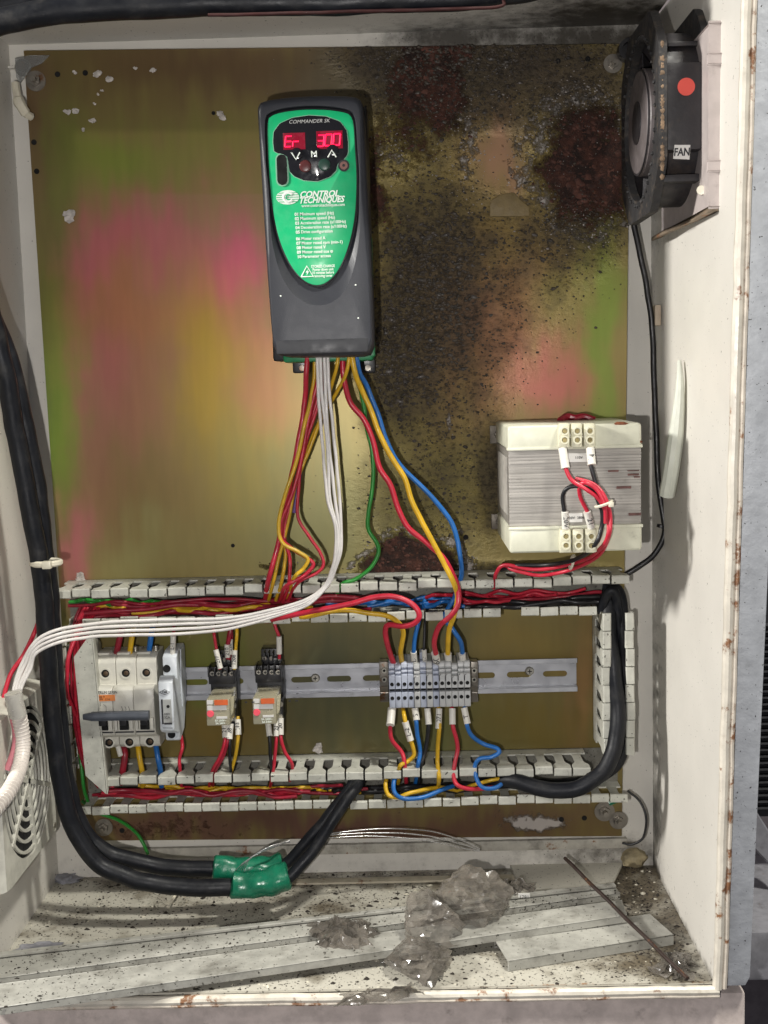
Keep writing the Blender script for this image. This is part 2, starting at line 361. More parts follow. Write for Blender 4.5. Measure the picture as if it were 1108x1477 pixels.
def panel(name, A, B, Cc, D, nu, nv, fn, m, parent=None, thick=0, tint=None):
    """A grid A(top left) B(top right) Cc(bottom right) D(bottom left) with a 'wear' attribute from fn(u, v, p)."""
    vs = []; wear = []; tn = []
    for j in range(nv+1):
        v = j/nv
        for i in range(nu+1):
            u = i/nu; p = (A*(1-u)+B*u)*(1-v)+(D*(1-u)+Cc*u)*v
            vs.append(p); wear += [*fn(u, v, p), 1]
            if tint: tn += [*tint(u, v, p), 1]
    fs = [(j*(nu+1)+i, (j+1)*(nu+1)+i, (j+1)*(nu+1)+i+1, j*(nu+1)+i+1) for j in range(nv) for i in range(nu)]
    nW = len(vs)
    if thick:
        nn = (D-A).cross(B-A).normalized()*-thick    # a closed slab: back corners and sides
        k = len(vs)
        for c in (A, B, Cc, D):
            vs.append(c+nn); wear += [0, 0, 0, 1]
            if tint: tn += [.1, .1, .06, 1]
        row = nu+1
        fs += [(k+3, k+2, k+1, k)]
        fs += [tuple(range(0, row))+(k+1, k), tuple(range(nv*row+nu, nv*row-1, -1))+(k+3, k+2),
               tuple(range(nv*row, -1, -row))+(k, k+3), tuple(range(nu, nv*row+nu+1, row))+(k+2, k+1)]
    me = bpy.data.meshes.new(name); me.from_pydata([tuple(v) for v in vs], [], fs)
    a = me.attributes.new('wear', 'FLOAT_COLOR', 'POINT'); a.data.foreach_set('color', wear)
    if tint: a = me.attributes.new('tint', 'FLOAT_COLOR', 'POINT'); a.data.foreach_set('color', tn)
    me.update()
    return link(name, me, m, parent)
def to_px(p):
    d = p-CAM; z = d.dot(fw); return PW/2+FPX*d.dot(rt)/z, PH/2-FPX*d.dot(up)/z
def fbm(p, s, o=4): return noise.fractal(p*s, 1.0, 2.0, o, noise_basis='PERLIN_ORIGINAL')
def gz(x, y, cx, cy, rx, ry, k=2): return math.exp(-((abs(x-cx)/rx)**k+(abs(y-cy)/ry)**k))
def sst(a, b, x): t = max(0, min(1, (x-a)/(b-a))); return t*t*(3-2*t)

# ================================================================== the cabinet
cab = thing('electrical_cabinet', (0, 0, -HH), 'open cream painted steel cabinet with rusty front edges around all the wiring', 'cabinet')
V = Vector
def w_back(u, v, p):
    x, y = to_px(p); g = .8*gz(x, y, 640, 55, 110, 30)+.75*gz(x, y, 860, 60, 110, 30)+.25*sst(500, 800, x)*sst(90, 40, y)+.45*gz(x, y, 880, 1225, 120, 30)+.25*sst(1180, 1260, y)
    return (.28*gz(x, y, 880, 90, 30, 20)+.3*gz(x, y, 600, 1225, 300, 10), min(1, g+.05), 0)
panel('back_wall', V((-HW, 0, HH)), V((HW, 0, HH)), V((HW, 0, -HH)), V((-HW, 0, -HH)), 100, 130, w_back, M_wall, cab, .002)
def w_roof(u, v, p):
    x, y = to_px(p); return (.1*gz(x, y, 300, 50, 400, 6), min(1, .12+.7*gz(x, y, 880, 30, 130, 40)+.45*gz(x, y, 650, 50, 120, 20)+.25*sst(300, 900, x)*v), 0)
panel('roof', V((-HW, -DEP, HH)), V((HW, -DEP, HH)), V((HW, 0, HH)), V((-HW, 0, HH)), 80, 40, w_roof, M_wall, cab, .002)
def w_right(u, v, p):
    x, y = to_px(p); e = sst(.9, 1, u)
    g = .28*sst(.25, 0, u)+.5*gz(x, y, 945, 1180, 12, 80)+.5*gz(x, y, 950, 1000, 14, 130)*(.5+.5*math.sin(y*.19))+.6*sst(.985, 1, v)+.35*gz(x, y, 960, 345, 40, 20)
    return (.35*gz(x, y, 975, 330, 60, 10)+.42*gz(x, y, 945, 455, 9, 12)+.34*gz(x, y, 1000, 1385, 30, 16)+.25*e*sst(.4, 1, v), min(1, g), 0)
FT = V((HW+.010, -DEP-.042, HH+.002)); FB = V((HW, -DEP, -HH-.002))    # the front edge leans out towards the top
panel('side_wall', V((HW, 0, HH)), V((HW+.010, -DEP-.042, HH)), V((HW, -DEP, -HH)), V((HW, 0, -HH)), 60, 120, w_right, M_wall, cab, .002)
def w_left(u, v, p):
    x, y = to_px(p); return (.2*sst(.99, 1, v), .12*sst(.75, 1, u)+.35*sst(.97, 1, v), 0)
panel('side_wall', V((-HW, -DEP, HH)), V((-HW, 0, HH)), V((-HW, 0, -HH)), V((-HW, -DEP, -HH)), 60, 100, w_left, M_wall, cab, .002)
def w_floor(u, v, p):
    x, y = to_px(p); n = fbm(p, 14)
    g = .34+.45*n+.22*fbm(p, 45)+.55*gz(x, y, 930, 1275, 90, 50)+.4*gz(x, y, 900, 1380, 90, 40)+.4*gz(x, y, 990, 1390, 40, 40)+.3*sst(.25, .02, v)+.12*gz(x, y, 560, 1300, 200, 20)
    r = .44*gz(x, y, 268, 1305, 5, 26)+.42*gz(x, y, 480, 1243, 120, 5)+.5*sst(.965, 1, v)*(.6+.6*fbm(p, 22))+.6*gz(x, y, 335, 1465, 30, 12)
    return (max(0, r), max(0, min(1, g)), 0)
panel('floor_pan', V((-HW, 0, -HH)), V((HW, 0, -HH)), V((HW, -DEP, -HH)), V((-HW, -DEP, -HH)), 140, 70, w_floor, M_floor, cab, .002)
# front bead (rolled edge) and the galvanised gutter round the opening
zb, zt = -HH-.002, HH+.002
def bead(a, b, m, name='rolled_edge', r=.0042):
    mb = MB(); n = 60; pts = [V(a).lerp(V(b), k/n) for k in range(n+1)]
    mb.tube([p+V((.0006*fbm(p, 30), 0, .0006*fbm(p+V((3, 0, 0)), 30))) for p in pts], [r*(1+.12*fbm(p+V((0, 5, 0)), 60)) for p in pts], 10); return mb.build(name, m, cab)
bead(FT+V((.003, -.0025, 0)), FB+V((.003, -.0025, -.002)), M_bead)
bead(FT+V((.0085, -.0038, 0)), FB+V((.0085, -.0038, -.0015)), M_beadrust, 'rusty_edge', .0023)
bead((HW+.004, -DEP-.0025, zb-.004), (-HW-.004, -DEP-.0025, zb-.004), M_bead)
bead((HW+.004, -DEP-.0040, zb-.008), (-HW-.004, -DEP-.0040, zb-.008), M_beadrust, 'rusty_edge', .0022)
mb = MB(); mb.prism([FT+V((.0115, 0, 0)), FT+V((.040, 0, 0)), FB+V((.0315, 0, .006)), FB+V((.0275, 0, -.002)), FB+V((.0115, 0, -.002))], (0, .025, 0), .0012, 2); mb.build('front_rim', M_rim, cab)
mb = MB(); mb.prism([FT+V((.0095, -.002, 0)), FT+V((.0118, -.002, 0)), FB+V((.0118, -.002, 0)), FB+V((.0095, -.002, 0))], (0, .009, 0), .0005); mb.build('rim_seal', mat('dark_seal', (.05, .045, .045), .7, rust=.3), cab)
mb = MB(); mb.box(-HW, HW-.04, .001, .0075, HH-.024, HH-.022); mb.build('roof_fold', M_wall, cab)
# seam strip along the back of the floor
mb = MB(); mb.box(P(130, 1225, .005).x, P(905, 1225, .005).x, .0, .0055, P(500, 1232, .005).z, P(500, 1218, .005).z, .001); mb.build('back_ledge', mat('grimy_ledge', (.42, .40, .35), .6, dirt=.5, rust=.25), cab)
mb = MB(); mb.box(-.19, .20, .022, .034, -HH+.0005, -HH+.003, .0008); mb.build('floor_seam', mat('rusty_seam', (.52, .47, .36), .6, dirt=.45, rust=.42), cab)

# ------------------------------------------------------------------ the mounting plate
DPL = .014
cTL, cTR, cBR, cBL = P(34, 73, DPL), P(909, 63, DPL), P(897, 1206, DPL), P(110, 1213, DPL)
TINT = [  # plate patches, with top shade and a tan reflection painted in: colour, centre x, y, radius x, y, weight (photograph pixels)
    ((.060, .080, .020), 75, 560, 42, 420, .95), ((.085, .135, .018), 92, 600, 24, 150, .85), ((.075, .046, .026), 330, 95, 330, 55, .85), ((.09, .050, .035), 50, 200, 25, 140, .7),
    ((.10, .125, .026), 170, 230, 85, 45, .8), ((.12, .115, .035), 300, 225, 90, 35, .5), ((.33, .050, .115), 338, 375, 46, 78, .95), ((.25, .060, .085), 215, 350, 85, 50, .8), ((.27, .060, .10), 130, 380, 45, 50, .6),
    ((.22, .085, .050), 190, 450, 90, 80, .75), ((.24, .085, .055), 330, 470, 70, 110, .6), ((.25, .065, .085), 140, 530, 40, 60, .55), ((.20, .135, .022), 295, 540, 45, 120, .8), ((.20, .075, .06), 200, 570, 50, 80, .5),
    ((.16, .068, .055), 150, 650, 40, 110, .7), ((.12, .080, .035), 220, 700, 100, 80, .6), ((.26, .075, .095), 108, 790, 26, 70, .8), ((.15, .135, .060), 190, 800, 60, 45, .75),
    ((.155, .120, .026), 360, 640, 60, 120, .65), ((.20, .075, .05), 385, 560, 40, 60, .5), ((.085, .088, .040), 470, 740, 130, 90, .75), ((.17, .10, .045), 410, 590, 50, 50, .4),
    ((.105, .090, .034), 610, 700, 110, 120, .7), ((.18, .085, .055), 720, 470, 100, 130, .75), ((.25, .085, .075), 800, 545, 70, 45, .8), ((.095, .135, .028), 872, 520, 22, 180, .85),
    ((.115, .120, .035), 800, 450, 50, 50, .5), ((.20, .115, .075), 718, 225, 40, 45, .85), ((.085, .065, .048), 800, 120, 130, 70, .75), ((.075, .068, .048), 500, 120, 80, 60, .7), ((.13, .095, .036), 730, 340, 60, 60, .6),
    ((.115, .130, .028), 300, 960, 60, 45, .8), ((.16, .10, .022), 330, 1050, 80, 40, .6), ((.05, .054, .030), 480, 1000, 110, 100, .85), ((.05, .056, .030), 640, 920, 120, 40, .7), ((.075, .10, .04), 640, 1070, 90, 35, .6), ((.16, .115, .036), 750, 930, 80, 50, .7), ((.19, .11, .05), 838, 1000, 22, 110, .8), ((.12, .085, .020), 760, 1060, 90, 30, .6),
    ((.075, .034, .032), 500, 1190, 400, 30, .85), ((.10, .042, .038), 230, 1190, 90, 22, .5)]
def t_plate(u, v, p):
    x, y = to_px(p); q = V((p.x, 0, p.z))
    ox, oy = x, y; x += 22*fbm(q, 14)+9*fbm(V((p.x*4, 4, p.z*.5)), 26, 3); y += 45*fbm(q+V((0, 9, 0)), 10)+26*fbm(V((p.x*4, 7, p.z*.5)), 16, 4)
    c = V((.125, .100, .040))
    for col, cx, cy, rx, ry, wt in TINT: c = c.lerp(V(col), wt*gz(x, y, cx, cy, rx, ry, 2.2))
    rect = sst(98, 114, ox)*sst(182, 196, oy)*sst(620, 300, oy); c = c*(1-.20*(1-rect)*sst(300, 180, oy))*(1-.30*sst(850, 900, oy))*(1+.05*rect*sst(400, 330, ox)); rect2 = sst(188, 192, ox)*sst(278, 281, oy)*sst(480, 300, oy)*sst(420, 370, ox); c = c.lerp(V((.21, .105, .085)), .28*rect2); m_ = (c.x+c.y+c.z)/3; c = V((m_, m_, m_)).lerp(c, 1.14)*1.9; c = V((max(.01, c.x), max(.01, c.y), max(.01, c.z)))  # rectangles paint in reflections; top and duct areas darkened as painted shade
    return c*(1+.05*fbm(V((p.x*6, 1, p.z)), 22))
def w_plate(u, v, p):
    x, y = to_px(p); q = V((p.x, 0, p.z)); n = fbm(q, 30, 5); n2 = fbm(q+V((5, 5, 0)), 55, 4); xx = x+22*n+8*n2; yy = y+22*fbm(q+V((0, 3, 0)), 30, 5)
    r1 = sst(1.45, .55, max(abs(xx-622)/50, abs(yy-90)/92)); r1b = .55*gz(xx, yy, 585, 195, 50, 50)
    r2 = sst(1.45, .60, math.hypot((xx-842)/60, (yy-240)/82)); r3 = sst(1.4, .7, math.hypot((xx-592)/62, (yy-822)/44)); r4 = .85*gz(xx, yy, 543, 260, 20, 70); r5 = .5*gz(xx, yy, 400, 822, 20, 14)
    r6 = .35*gz(x, y, 240, 1195, 120, 20)
    rust = max(r1, r1b, r2, r3, r4, r5, r6)
    def edge(f, a): return max(0, 1-abs(f-1.18)/a)
    wh = .46*edge(math.hypot((xx-842)/64, (yy-240)/86), .55)+.72*edge(math.hypot((xx-592)/66, (yy-822)/46), .3)*sst(850, 800, y)+.40*gz(x, y, 675, 215, 18, 70)+.40*gz(x, y, 565, 215, 40, 40)+.42*gz(x, y, 690, 200, 200, 100)*.5
    wh += .85*gz(x, y, 775, 1188, 45, 12)+.75*gz(x, y, 648, 610, 7, 15)+.25*gz(x, y, 650, 1180, 200, 25)+.45*gz(x, y, 460, 815, 40, 12)+.55*gz(x, y, 690, 818, 30, 10)
    soot = 1.05*gz(xx, yy, 625, 400, 85, 130, 2.4)+.85*gz(xx, yy, 570, 520, 40, 80)+.36*gz(x, y, 640, 600, 90, 120)+.65*gz(xx, yy, 690, 130, 150, 90)+.6*gz(xx, yy, 830, 330, 90, 60)+.20*gz(x, y, 780, 430, 90, 120)+.30*gz(x, y, 620, 740, 120, 80)+.75*gz(x, y, 712, 690, 18, 60)
    soot += .7*gz(x, y, 760, 822, 120, 10)+.35*gz(x, y, 560, 95, 60, 60)+.3*gz(x, y, 860, 120, 60, 60)
    soot += .5*gz(x, y, 620, 75, 110, 30)+.4*gz(x, y, 720, 75, 160, 30)
    soot *= 1-.85*gz(x, y, 718, 225, 42, 45, 3)
    return (min(1, rust), max(0, min(1, soot)), min(1, wh)*(1-.3*rust))
plate = thing('mounting_plate', P(500, 1210, DPL), 'yellow passivated steel mounting plate with pink and green sheen, rust patches and soot', 'mounting plate')
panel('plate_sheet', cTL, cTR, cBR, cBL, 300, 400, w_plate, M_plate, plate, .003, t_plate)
for px, py in ((83, 107), (123, 105), (805, 88), (848, 85), (49, 205), (53, 247), (308, 163), (336, 787), (672, 775), (810, 1182), (843, 1180), (176, 1198), (46, 167)):
    mb = MB(); mb.disc(P(px, py, DPL+.0001), .0028 if px not in (336, 308) else .002, .0002, 12); mb.build('bolt_hole', M_hole, plate)
def corner_bolt(px, py, r, m=M_oldsteel, d=DPL):
    c = P(px, py, d); mb = MB(); mb.ring(c, r*1.9, r*.5, .0014, n=24); wsh = mb.build('washer', m, plate)
    mb = MB(); mb.tube([c+V((0, -.0012, 0)), c+V((0, -.0055, 0))], r*1.05, 6); mb.cyl(c+V((0, -.0055, 0)), c+V((0, -.011, 0)), r*.55, r*.5, 10); mb.build('nut', m, plate, 30)
for a in ((52, 117, .0052), (884, 92, .0048), (150, 1193, .005), (872, 1170, .0056), (892, 1183, .0050)): corner_bolt(*a)
# chalky crumbs grown on the plate (no two alike)
for i, (px, py, r) in enumerate(((143, 108, 7), (158, 114, 5), (97, 163, 6), (108, 160, 6), (133, 174, 4), (119, 187, 3), (320, 166, 6), (99, 311, 9), (118, 834, 9), (458, 1080, 7), (196, 100, 4), (222, 100, 4), (147, 131, 3), (141, 136, 2), (107, 104, 3), (136, 149, 2))):
    mb = MB(); rr = r/1400
    for k in range(4): mb.ball(P(px+random.uniform(-r, r)*.6, py+random.uniform(-r, r)*.6, DPL+rr*.3), rr*random.uniform(.3, .7), 2, .9, 110, (1.2, .45, .9))
    mb.build('chalky_crust', M_chalk, plate)
mb = MB(); q = [(706, 313), (707, 290), (722, 281), (741, 278), (752, 290), (764, 299), (763, 312)]
mb.prism([P(a, b, DPL+.0004) for a, b in q], (0, -.0035, 0), .001, 2); mb.build('glue_pad', mat('old_yellow_glue', (.20, .145, .06), .55, dirt=.35, bump=.5), plate)

# deposits standing on the plate: tarry pimples, rust flakes, chalk grains
def deposit(name, count, m, ch, smin, smax, hmin, hmax, power, lim=None):
    vs = []; fs = []; tries = 0; rnd = random.Random(ch*13+count)
    while count and tries < 60000:
        tries += 1; u = rnd.random(); v = rnd.random()*.78; p = (cTL*(1-u)+cTR*u)*(1-v)+(cBL*(1-u)+cBR*u)*v; x, y = to_px(p)
        if x < 360 or (x > 690 and y > 600): continue
        k = w_plate(u, v, p)[ch]
        if rnd.random() > k**power: continue
        count -= 1; b = len(vs); s_ = rnd.uniform(smin, smax)*(.5+.7*k)*(1 if rnd.random() < .9 else 1.7); st = rnd.uniform(.6, 1.9); n_ = 6; a0 = rnd.uniform(-.5, .3); h_ = rnd.uniform(hmin, hmax)
        for ring, rr, hh in ((0, 1, -.0002), (1, .55, h_)):
            for q in range(n_):
                a = 2*math.pi*q/n_; r_ = s_*rr*rnd.uniform(.7, 1.25); lx, lz = r_*math.cos(a)*st, r_*math.sin(a)
                vs.append((p.x+lx*math.cos(a0)-lz*math.sin(a0), p.y-hh, p.z+lx*math.sin(a0)+lz*math.cos(a0)))
        for q in range(n_): fs.append((b+q, b+(q+1) % n_, b+n_+(q+1) % n_, b+n_+q))
        fs.append(tuple(b+n_+q for q in range(n_)))
    me = bpy.data.meshes.new(name); me.from_pydata(vs, [], fs); me.shade_smooth(); me.update(); o = link(name, me, m, plate); o['kind'] = 'stuff'
deposit('tar_pimples', 5200, mat('brown_tar', (.050, .039, .029), .45, var=.6, vscale=150), 1, .0005, .0016, .0004, .0013, 1.3)
deposit('rust_flakes', 1100, mat('rust_flake', (.075, .029, .020), .85, var=.85, vscale=120), 0, .0004, .0020, .0002, .0008, 1.0)
deposit('chalk_grains', 1300, mat('chalk_grain', (.34, .31, .29), .95, var=.5, vscale=200), 2, .0003, .0011, .0002, .0007, 1.2)
# bits on the corner of the plate, upper left
mb = MB(); c = P(34, 98, .012); mb.ring(c, .0085, .003, .002, n=24); mb.disc(c+V((0, -.002, 0)), .0055, .006, 14, r2=.0045); tag(mb.build('fixing_stud', M_oldsteel), 'round steel stud cap in the upper left corner of the cabinet', 'stud')
mb = MB(); mb.prism([P(a, b, .0195) for a, b in ((22, 84), (44, 80), (72, 80), (60, 92), (45, 98), (30, 120), (24, 112))], (0, -.0012, 0)); tag(mb.build('clear_shim', M_clear), 'clear plastic shim behind the upper left corner bolt', 'shim')
mb = MB(); mb.tube(catmull([P(22, 120, .03), P(26, 143, .034), P(30, 152, .034), P(38, 164, .03), P(46, 169, .024)]), [.004]*8+[.0055]*8+[.005]*8+[.004]*8+[.003], 8); tag(mb.build('cable_clip', M_tie), 'small ivory cable clip on the left wall below the corner bolt', 'clip')
mb = MB(); c = P(905, 75, .02); mb.ring(c, .0105, .007, .012, n=24); mb.disc(c+V((0, -.002, 0)), .007, .001); tag(mb.build('rubber_grommet', M_blk), 'black round grommet in the upper right back corner beside the fan', 'grommet')

# ------------------------------------------------------------------ what shows outside the cabinet
lo = thing('louvre_panel', P(1100, 1150, -.25), 'dark louvred panel standing beyond the right edge of the cabinet', 'panel')
x0 = P(1078, 700, -.25).x; mb = MB(); mb.box(x0, x0+.5, -.30, -.255, P(1090, 1180, -.25).z, 1.0); mb.build('panel_sheet', M_dark, lo)
for k in range(34):
    z = P(1090, 900, -.25).z+.0-k*.0085
    if z < P(1090, 1165, -.25).z: break
    mb = MB(); mb.prism([(x0+.006, .255, z), (x0+.006, .249, z-.003), (x0+.006, .255, z-.006)], (.3, 0, 0)); mb.build('slat', M_dark, lo)
mb = MB(); mb.prism([P(1066, 1130, -.2), P(1120, 1215, -.2), P(1120, 1260, -.2), P(1066, 1200, -.2)], (0, .02, 0), .002); tag(mb.build('steel_strut', M_greyblock), 'grey slanting steel strut outside the cabinet at right', 'strut')
mb = MB(); a = P(1060, 1345, -.1); mb.box(a.x, a.x+.4, -.4, -.1, P(1090, 1415, -.1).z, P(1090, 1345, -.1).z, .004); tag(mb.build('painted_block', M_greyblock), 'grey painted block with a rust spot at the far right edge', 'block')
mb = MB(); mb.box(-1.0, HW+.030, -.5, DEP-.008, -HH-.35, -HH-.0145, .003); tag(mb.build('concrete_plinth', M_concrete), 'pinkish concrete plinth under the cabinet along the bottom edge', 'plinth')
mb = MB(); mb.box(-2.5, 2.5, -.9, -.88, -1.5, 2.0); o = mb.build('far_wall', mat('far_dim_wall', (.16, .14, .15), .8)); o['kind'] = 'structure'

# ================================================================== wiring ducts
DW = .060                                   # duct depth from the plate
DF = DPL+DW                                 # depth of the finger tips
PITCH = .0187
def finger_mesh(pitch=PITCH, neck=.0085, v0=.018, v1=DW, lip=.0085):
    mb = MB(); h = pitch/2-.0008; n = neck/2; t = .0016
    pts = [(-n-.0012, v0-.001), (n+.0012, v0-.001), (n, v0+.003), (n, v1-.020), (n+.0008, v1-.016), (h-.0008, v1-.011), (h, v1-.009), (h, v1), (-h, v1), (-h, v1-.009), (-h+.0008, v1-.011), (-n-.0008, v1-.016), (-n, v1-.020), (-n, v0+.003)]
    mb.prism([(x, -v, 0) for x, v in pts], (0, 0, -t))
    prof = [(v1-.0030, -t), (v1+.0004, -.0002), (v1+.0012, -.0010), (v1+.0012, -lip+.001), (v1+.0002, -lip), (v1-.0022, -lip)]
    mb.prism([(-h, -v, z) for v, z in prof], (2*h, 0, 0)); return mb.mesh('finger', 30)
FM = finger_mesh(); FM.materials.append(M_duct)
FMD = finger_mesh(neck=.0080); FMD.materials.append(M_ductshade)
def duct_wall(root, a, b, side, mesh=None, skip=(), jitter=.012):
    """Fingers from a to b (points at the foot of the wall, on the plate); side: rotation about Y that turns local +Z outward."""
    a = V(a); b = V(b); n = max(1, round((b-a).length/PITCH)); st = (b-a)/n
    for k in range(n):
        if k in skip: continue
        f = link('finger', mesh or FM, None, root, a+st*(k+.5), (random.gauss(0, jitter), side+random.gauss(0, .012), 0))
def strip(root, a, b, nrm, name='root_strip'):
    a = V(a); b = V(b); t = V(nrm)*-.0016; mb = MB(); mb.prism([a, b, b+V((0, -.0175, 0)), a+V((0, -.0175, 0))], t); mb.build(name, M_duct, root)
zU1 = P(500, 841, DF).z; zL1 = P(500, 896, DF).z
ud = thing('wiring_duct', P(480, 868, DPL), 'long grey slotted wiring duct crossing the plate below the drive', 'wiring duct')
xa, xb = P(76, 860, DF).x, P(909, 836, DF).x
strip(ud, (xa, -DPL, zU1), (xb, -DPL, zU1), (0, 0, 1)); duct_wall(ud, (xa, -DPL, zU1), (xb, -DPL, zU1), 0, FM, skip=())
xa2, xb2 = P(118, 895, DF).x, P(862, 880, DF).x
strip(ud, (xa2, -DPL, zL1), (xb2, -DPL, zL1), (0, 0, -1)); duct_wall(ud, (xa2, -DPL, zL1), (xb2, -DPL, zL1), math.pi, FM, skip=(22,))
mb = MB(); mb.box(xa, xb, DPL+.0003, DPL+.002, zL1, zU1); mb.build('duct_base', M_ductshade, ud)
zU2 = P(500, 1113, DF).z; zL2 = P(500, 1166, DF).z
ld = thing('wiring_duct', P(480, 1140, DPL), 'long grey slotted wiring duct along the bottom of the plate', 'wiring duct')
xa, xb = P(146, 1130, DF).x, P(853, 1100, DF).x
strip(ld, (xa, -DPL, zU2), (xb, -DPL, zU2), (0, 0, 1)); duct_wall(ld, (xa, -DPL, zU2), (xb, -DPL, zU2), 0, FM, skip=())
xa2, xb2 = P(106, 1170, DF).x, P(906, 1145, DF).x
strip(ld, (xa2, -DPL, zL2), (xb2, -DPL, zL2), (0, 0, -1)); duct_wall(ld, (xa2, -DPL, zL2), (xb2, -DPL, zL2), math.pi, FM)
mb = MB(); mb.box(xa2, xb2, DPL+.0003, DPL+.002, zL2, zU2); mb.build('duct_base', M_ductshade, ld)
rd = thing('wiring_duct', P(885, 990, DPL), 'short upright slotted duct at the right with heavy black cable in it', 'wiring duct')
xi, xo = P(869, 990, DF).x, P(905, 990, DF).x
z0, z1 = P(880, 1090, DF).z, P(880, 884, DF).z
strip(rd, (xi, -DPL, z0), (xi, -DPL, z1), (-1, 0, 0)); duct_wall(rd, (xi, -DPL, z0), (xi, -DPL, z1), -math.pi/2)
strip(rd, (xo+.007, -DPL, z0), (xo+.007, -DPL, z1), (1, 0, 0)); duct_wall(rd, (xo+.007, -DPL, z0), (xo+.007, -DPL, z1), math.pi/2)
mb = MB(); mb.box(xi, xo+.007, DPL+.0003, DPL+.002, z0, z1); mb.build('duct_base', M_ductshade, rd)
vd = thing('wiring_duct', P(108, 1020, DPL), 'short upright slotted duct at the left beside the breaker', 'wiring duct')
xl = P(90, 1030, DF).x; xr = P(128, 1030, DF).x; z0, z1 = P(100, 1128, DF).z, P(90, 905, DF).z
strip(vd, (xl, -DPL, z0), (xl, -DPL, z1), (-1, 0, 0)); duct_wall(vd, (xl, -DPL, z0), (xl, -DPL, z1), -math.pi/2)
mb = MB(); mb.box(xl, xr, DPL+.0003, DPL+.002, z0, z1); mb.build('duct_base', M_ductshade, vd)
# loose cover leaning over that duct
mb = MB(); A = [P(107, 945, .083), P(113, 936, .083), P(131, 914, .083), P(150, 1145, .083), P(123, 1117, .083)]
mb.prism([P(106, 948, .086), P(131, 913, .086), P(153, 1146, .086), P(123, 1119, .086)], (0, .0014, 0), .0004)
cv = mb.build('cover_face', M_duct)
co = thing('duct_cover', P(140, 1140, .03), 'folded grey duct cover standing upright left of the breaker', 'duct cover')
cv.parent = co; cv.matrix_parent_inverse = Matrix.Translation(-co.location)
mb = MB(); mb.prism([P(131.5, 913, .0858), P(144, 926, .030), P(160, 1118, .030), P(153.5, 1146, .0858)], (.0014, 0, 0), .0004); mb.build('cover_return', M_duct, co)

# ================================================================== DIN rail
DR = DPL+.0085
rl = thing('mounting_rail', P(500, 1000, DPL), 'zinc plated slotted rail carrying breaker, relays and terminals', 'rail')
xa, xb = P(150, 985, DR).x, P(832, 972, DR).x; zt_, zb_ = P(600, 955, DR).z, P(600, 1003, DR).z
xb = P(833, 970, DR).x
ft = .0012
mb = MB(); mb.prof([(DR, zt_), (DR, zt_-.005), (DR-.0012, zt_-.005), (DR-.0012, zt_)], xa, xb, .0003); mb.prof([(DR-.0012, zt_-.0044), (DR-.0012, zt_-.005), (DPL+.0012, zt_-.0056), (DPL+.0012, zt_-.0050)], xa, xb); mb.build('upper_flange', M_zinc, rl)
mb = MB(); mb.prof([(DR, zb_), (DR, zb_+.005), (DR-.0012, zb_+.005), (DR-.0012, zb_)], xa, xb, .0003); mb.prof([(DR-.0012, zb_+.0050), (DR-.0012, zb_+.0044), (DPL+.0012, zb_+.0050), (DPL+.0012, zb_+.0056)], xa, xb); mb.build('lower_flange', M_zinc, rl)
zc = (zt_+zb_)/2; hw_ = (zt_-zb_)/2-.005; sl = .0125; pt = .0375; mb = MB(); x = xb-.0085-2*sl-.004
cells = []; xcur = xb
xs = P(802, 968, DR).x
while xs-pt/2 > xa:
    cells.append(xs); xs -= pt
def quadgrid(mb, xl, xr, xc, first):
    rect = [(xl, zc-hw_), (xr, zc-hw_), (xr, zc+hw_), (xl, zc+hw_)]; n = 32
    slot = []
    for k in range(9): a = -math.pi/2+math.pi*k/8; slot.append((xc+sl-.003+.0031*math.cos(a), zc+.0031*math.sin(a)))
    for k in range(9): a = math.pi/2+math.pi*k/8; slot.append((xc-sl+.003+.0031*math.cos(a), zc+.0031*math.sin(a)))
    o = resample(rect, (xc, zc), n*2); i = resample(slot, (xc, zc), n*2)
    mb.loops([[(x, -DPL-.0012, z) for x, z in o], [(x, -DPL-.0012, z) for x, z in i], [(x, -DPL-.0002, z) for x, z in i], [(x, -DPL-.0002, z) for x, z in o]], cap0=False, cap1=False)
mb = MB()
for k, xc in enumerate(cells): quadgrid(mb, xc-pt/2, xb if k == 0 else xc+pt/2, xc, k)
mb.build('slotted_web', M_zinc, rl)
for px, py in ((455, 978), (764, 968)):
    c = P(px, py, DPL+.0014); mb = MB(); mb.disc(c, .0048, .0018, 16, r2=.0036); s_ = mb.build('rail_screw', M_screw, rl)
    mb = MB(); cross(mb, c+V((0, -.0018, 0)), .0022); mb.build('screw_recess', M_hole, s_)

# ================================================================== the drive
DFR = .168
dr = thing('motor_drive', P(460, 540, DPL), 'charcoal and green motor drive with lit red display and wires below', 'motor drive')
def pxz(pts, d): return [(P(a, b, d).x, P(a, b, d).z) for a, b in pts]
body = pxz([(371, 152), (380, 144), (410, 139), (446, 136.5), (485, 136), (512, 138), (521, 144), (524, 160), (529, 250), (534, 350), (538, 470), (538, 500), (533, 510), (520, 513), (470, 514), (412, 514), (400, 511), (394, 502), (389, 450), (382, 350), (376, 250), (372, 180)], DFR)
face = pxz([(386, 178), (390, 168), (405, 162), (430, 158.5), (450, 157.5), (475, 158.5), (497, 162), (506, 167), (510, 180), (512, 215), (514, 250), (513.5, 285), (511, 315), (505, 345), (496, 372), (485, 393), (472, 406), (458, 411), (443, 407), (428, 394), (415, 374), (403, 345), (395, 310), (390, 270), (387, 225)], DFR)
cres = pxz([(382, 178), (386, 166), (402, 158.5), (430, 155), (450, 154), (475, 155), (500, 158.5), (509.5, 163), (513.5, 180), (516, 215), (518, 250), (519, 290), (519, 330), (515, 365), (507, 398), (495, 422), (478, 436), (459, 440), (440, 436), (421, 421), (405, 394), (394, 355), (389, 310), (386, 270), (383.5, 225)], DFR)
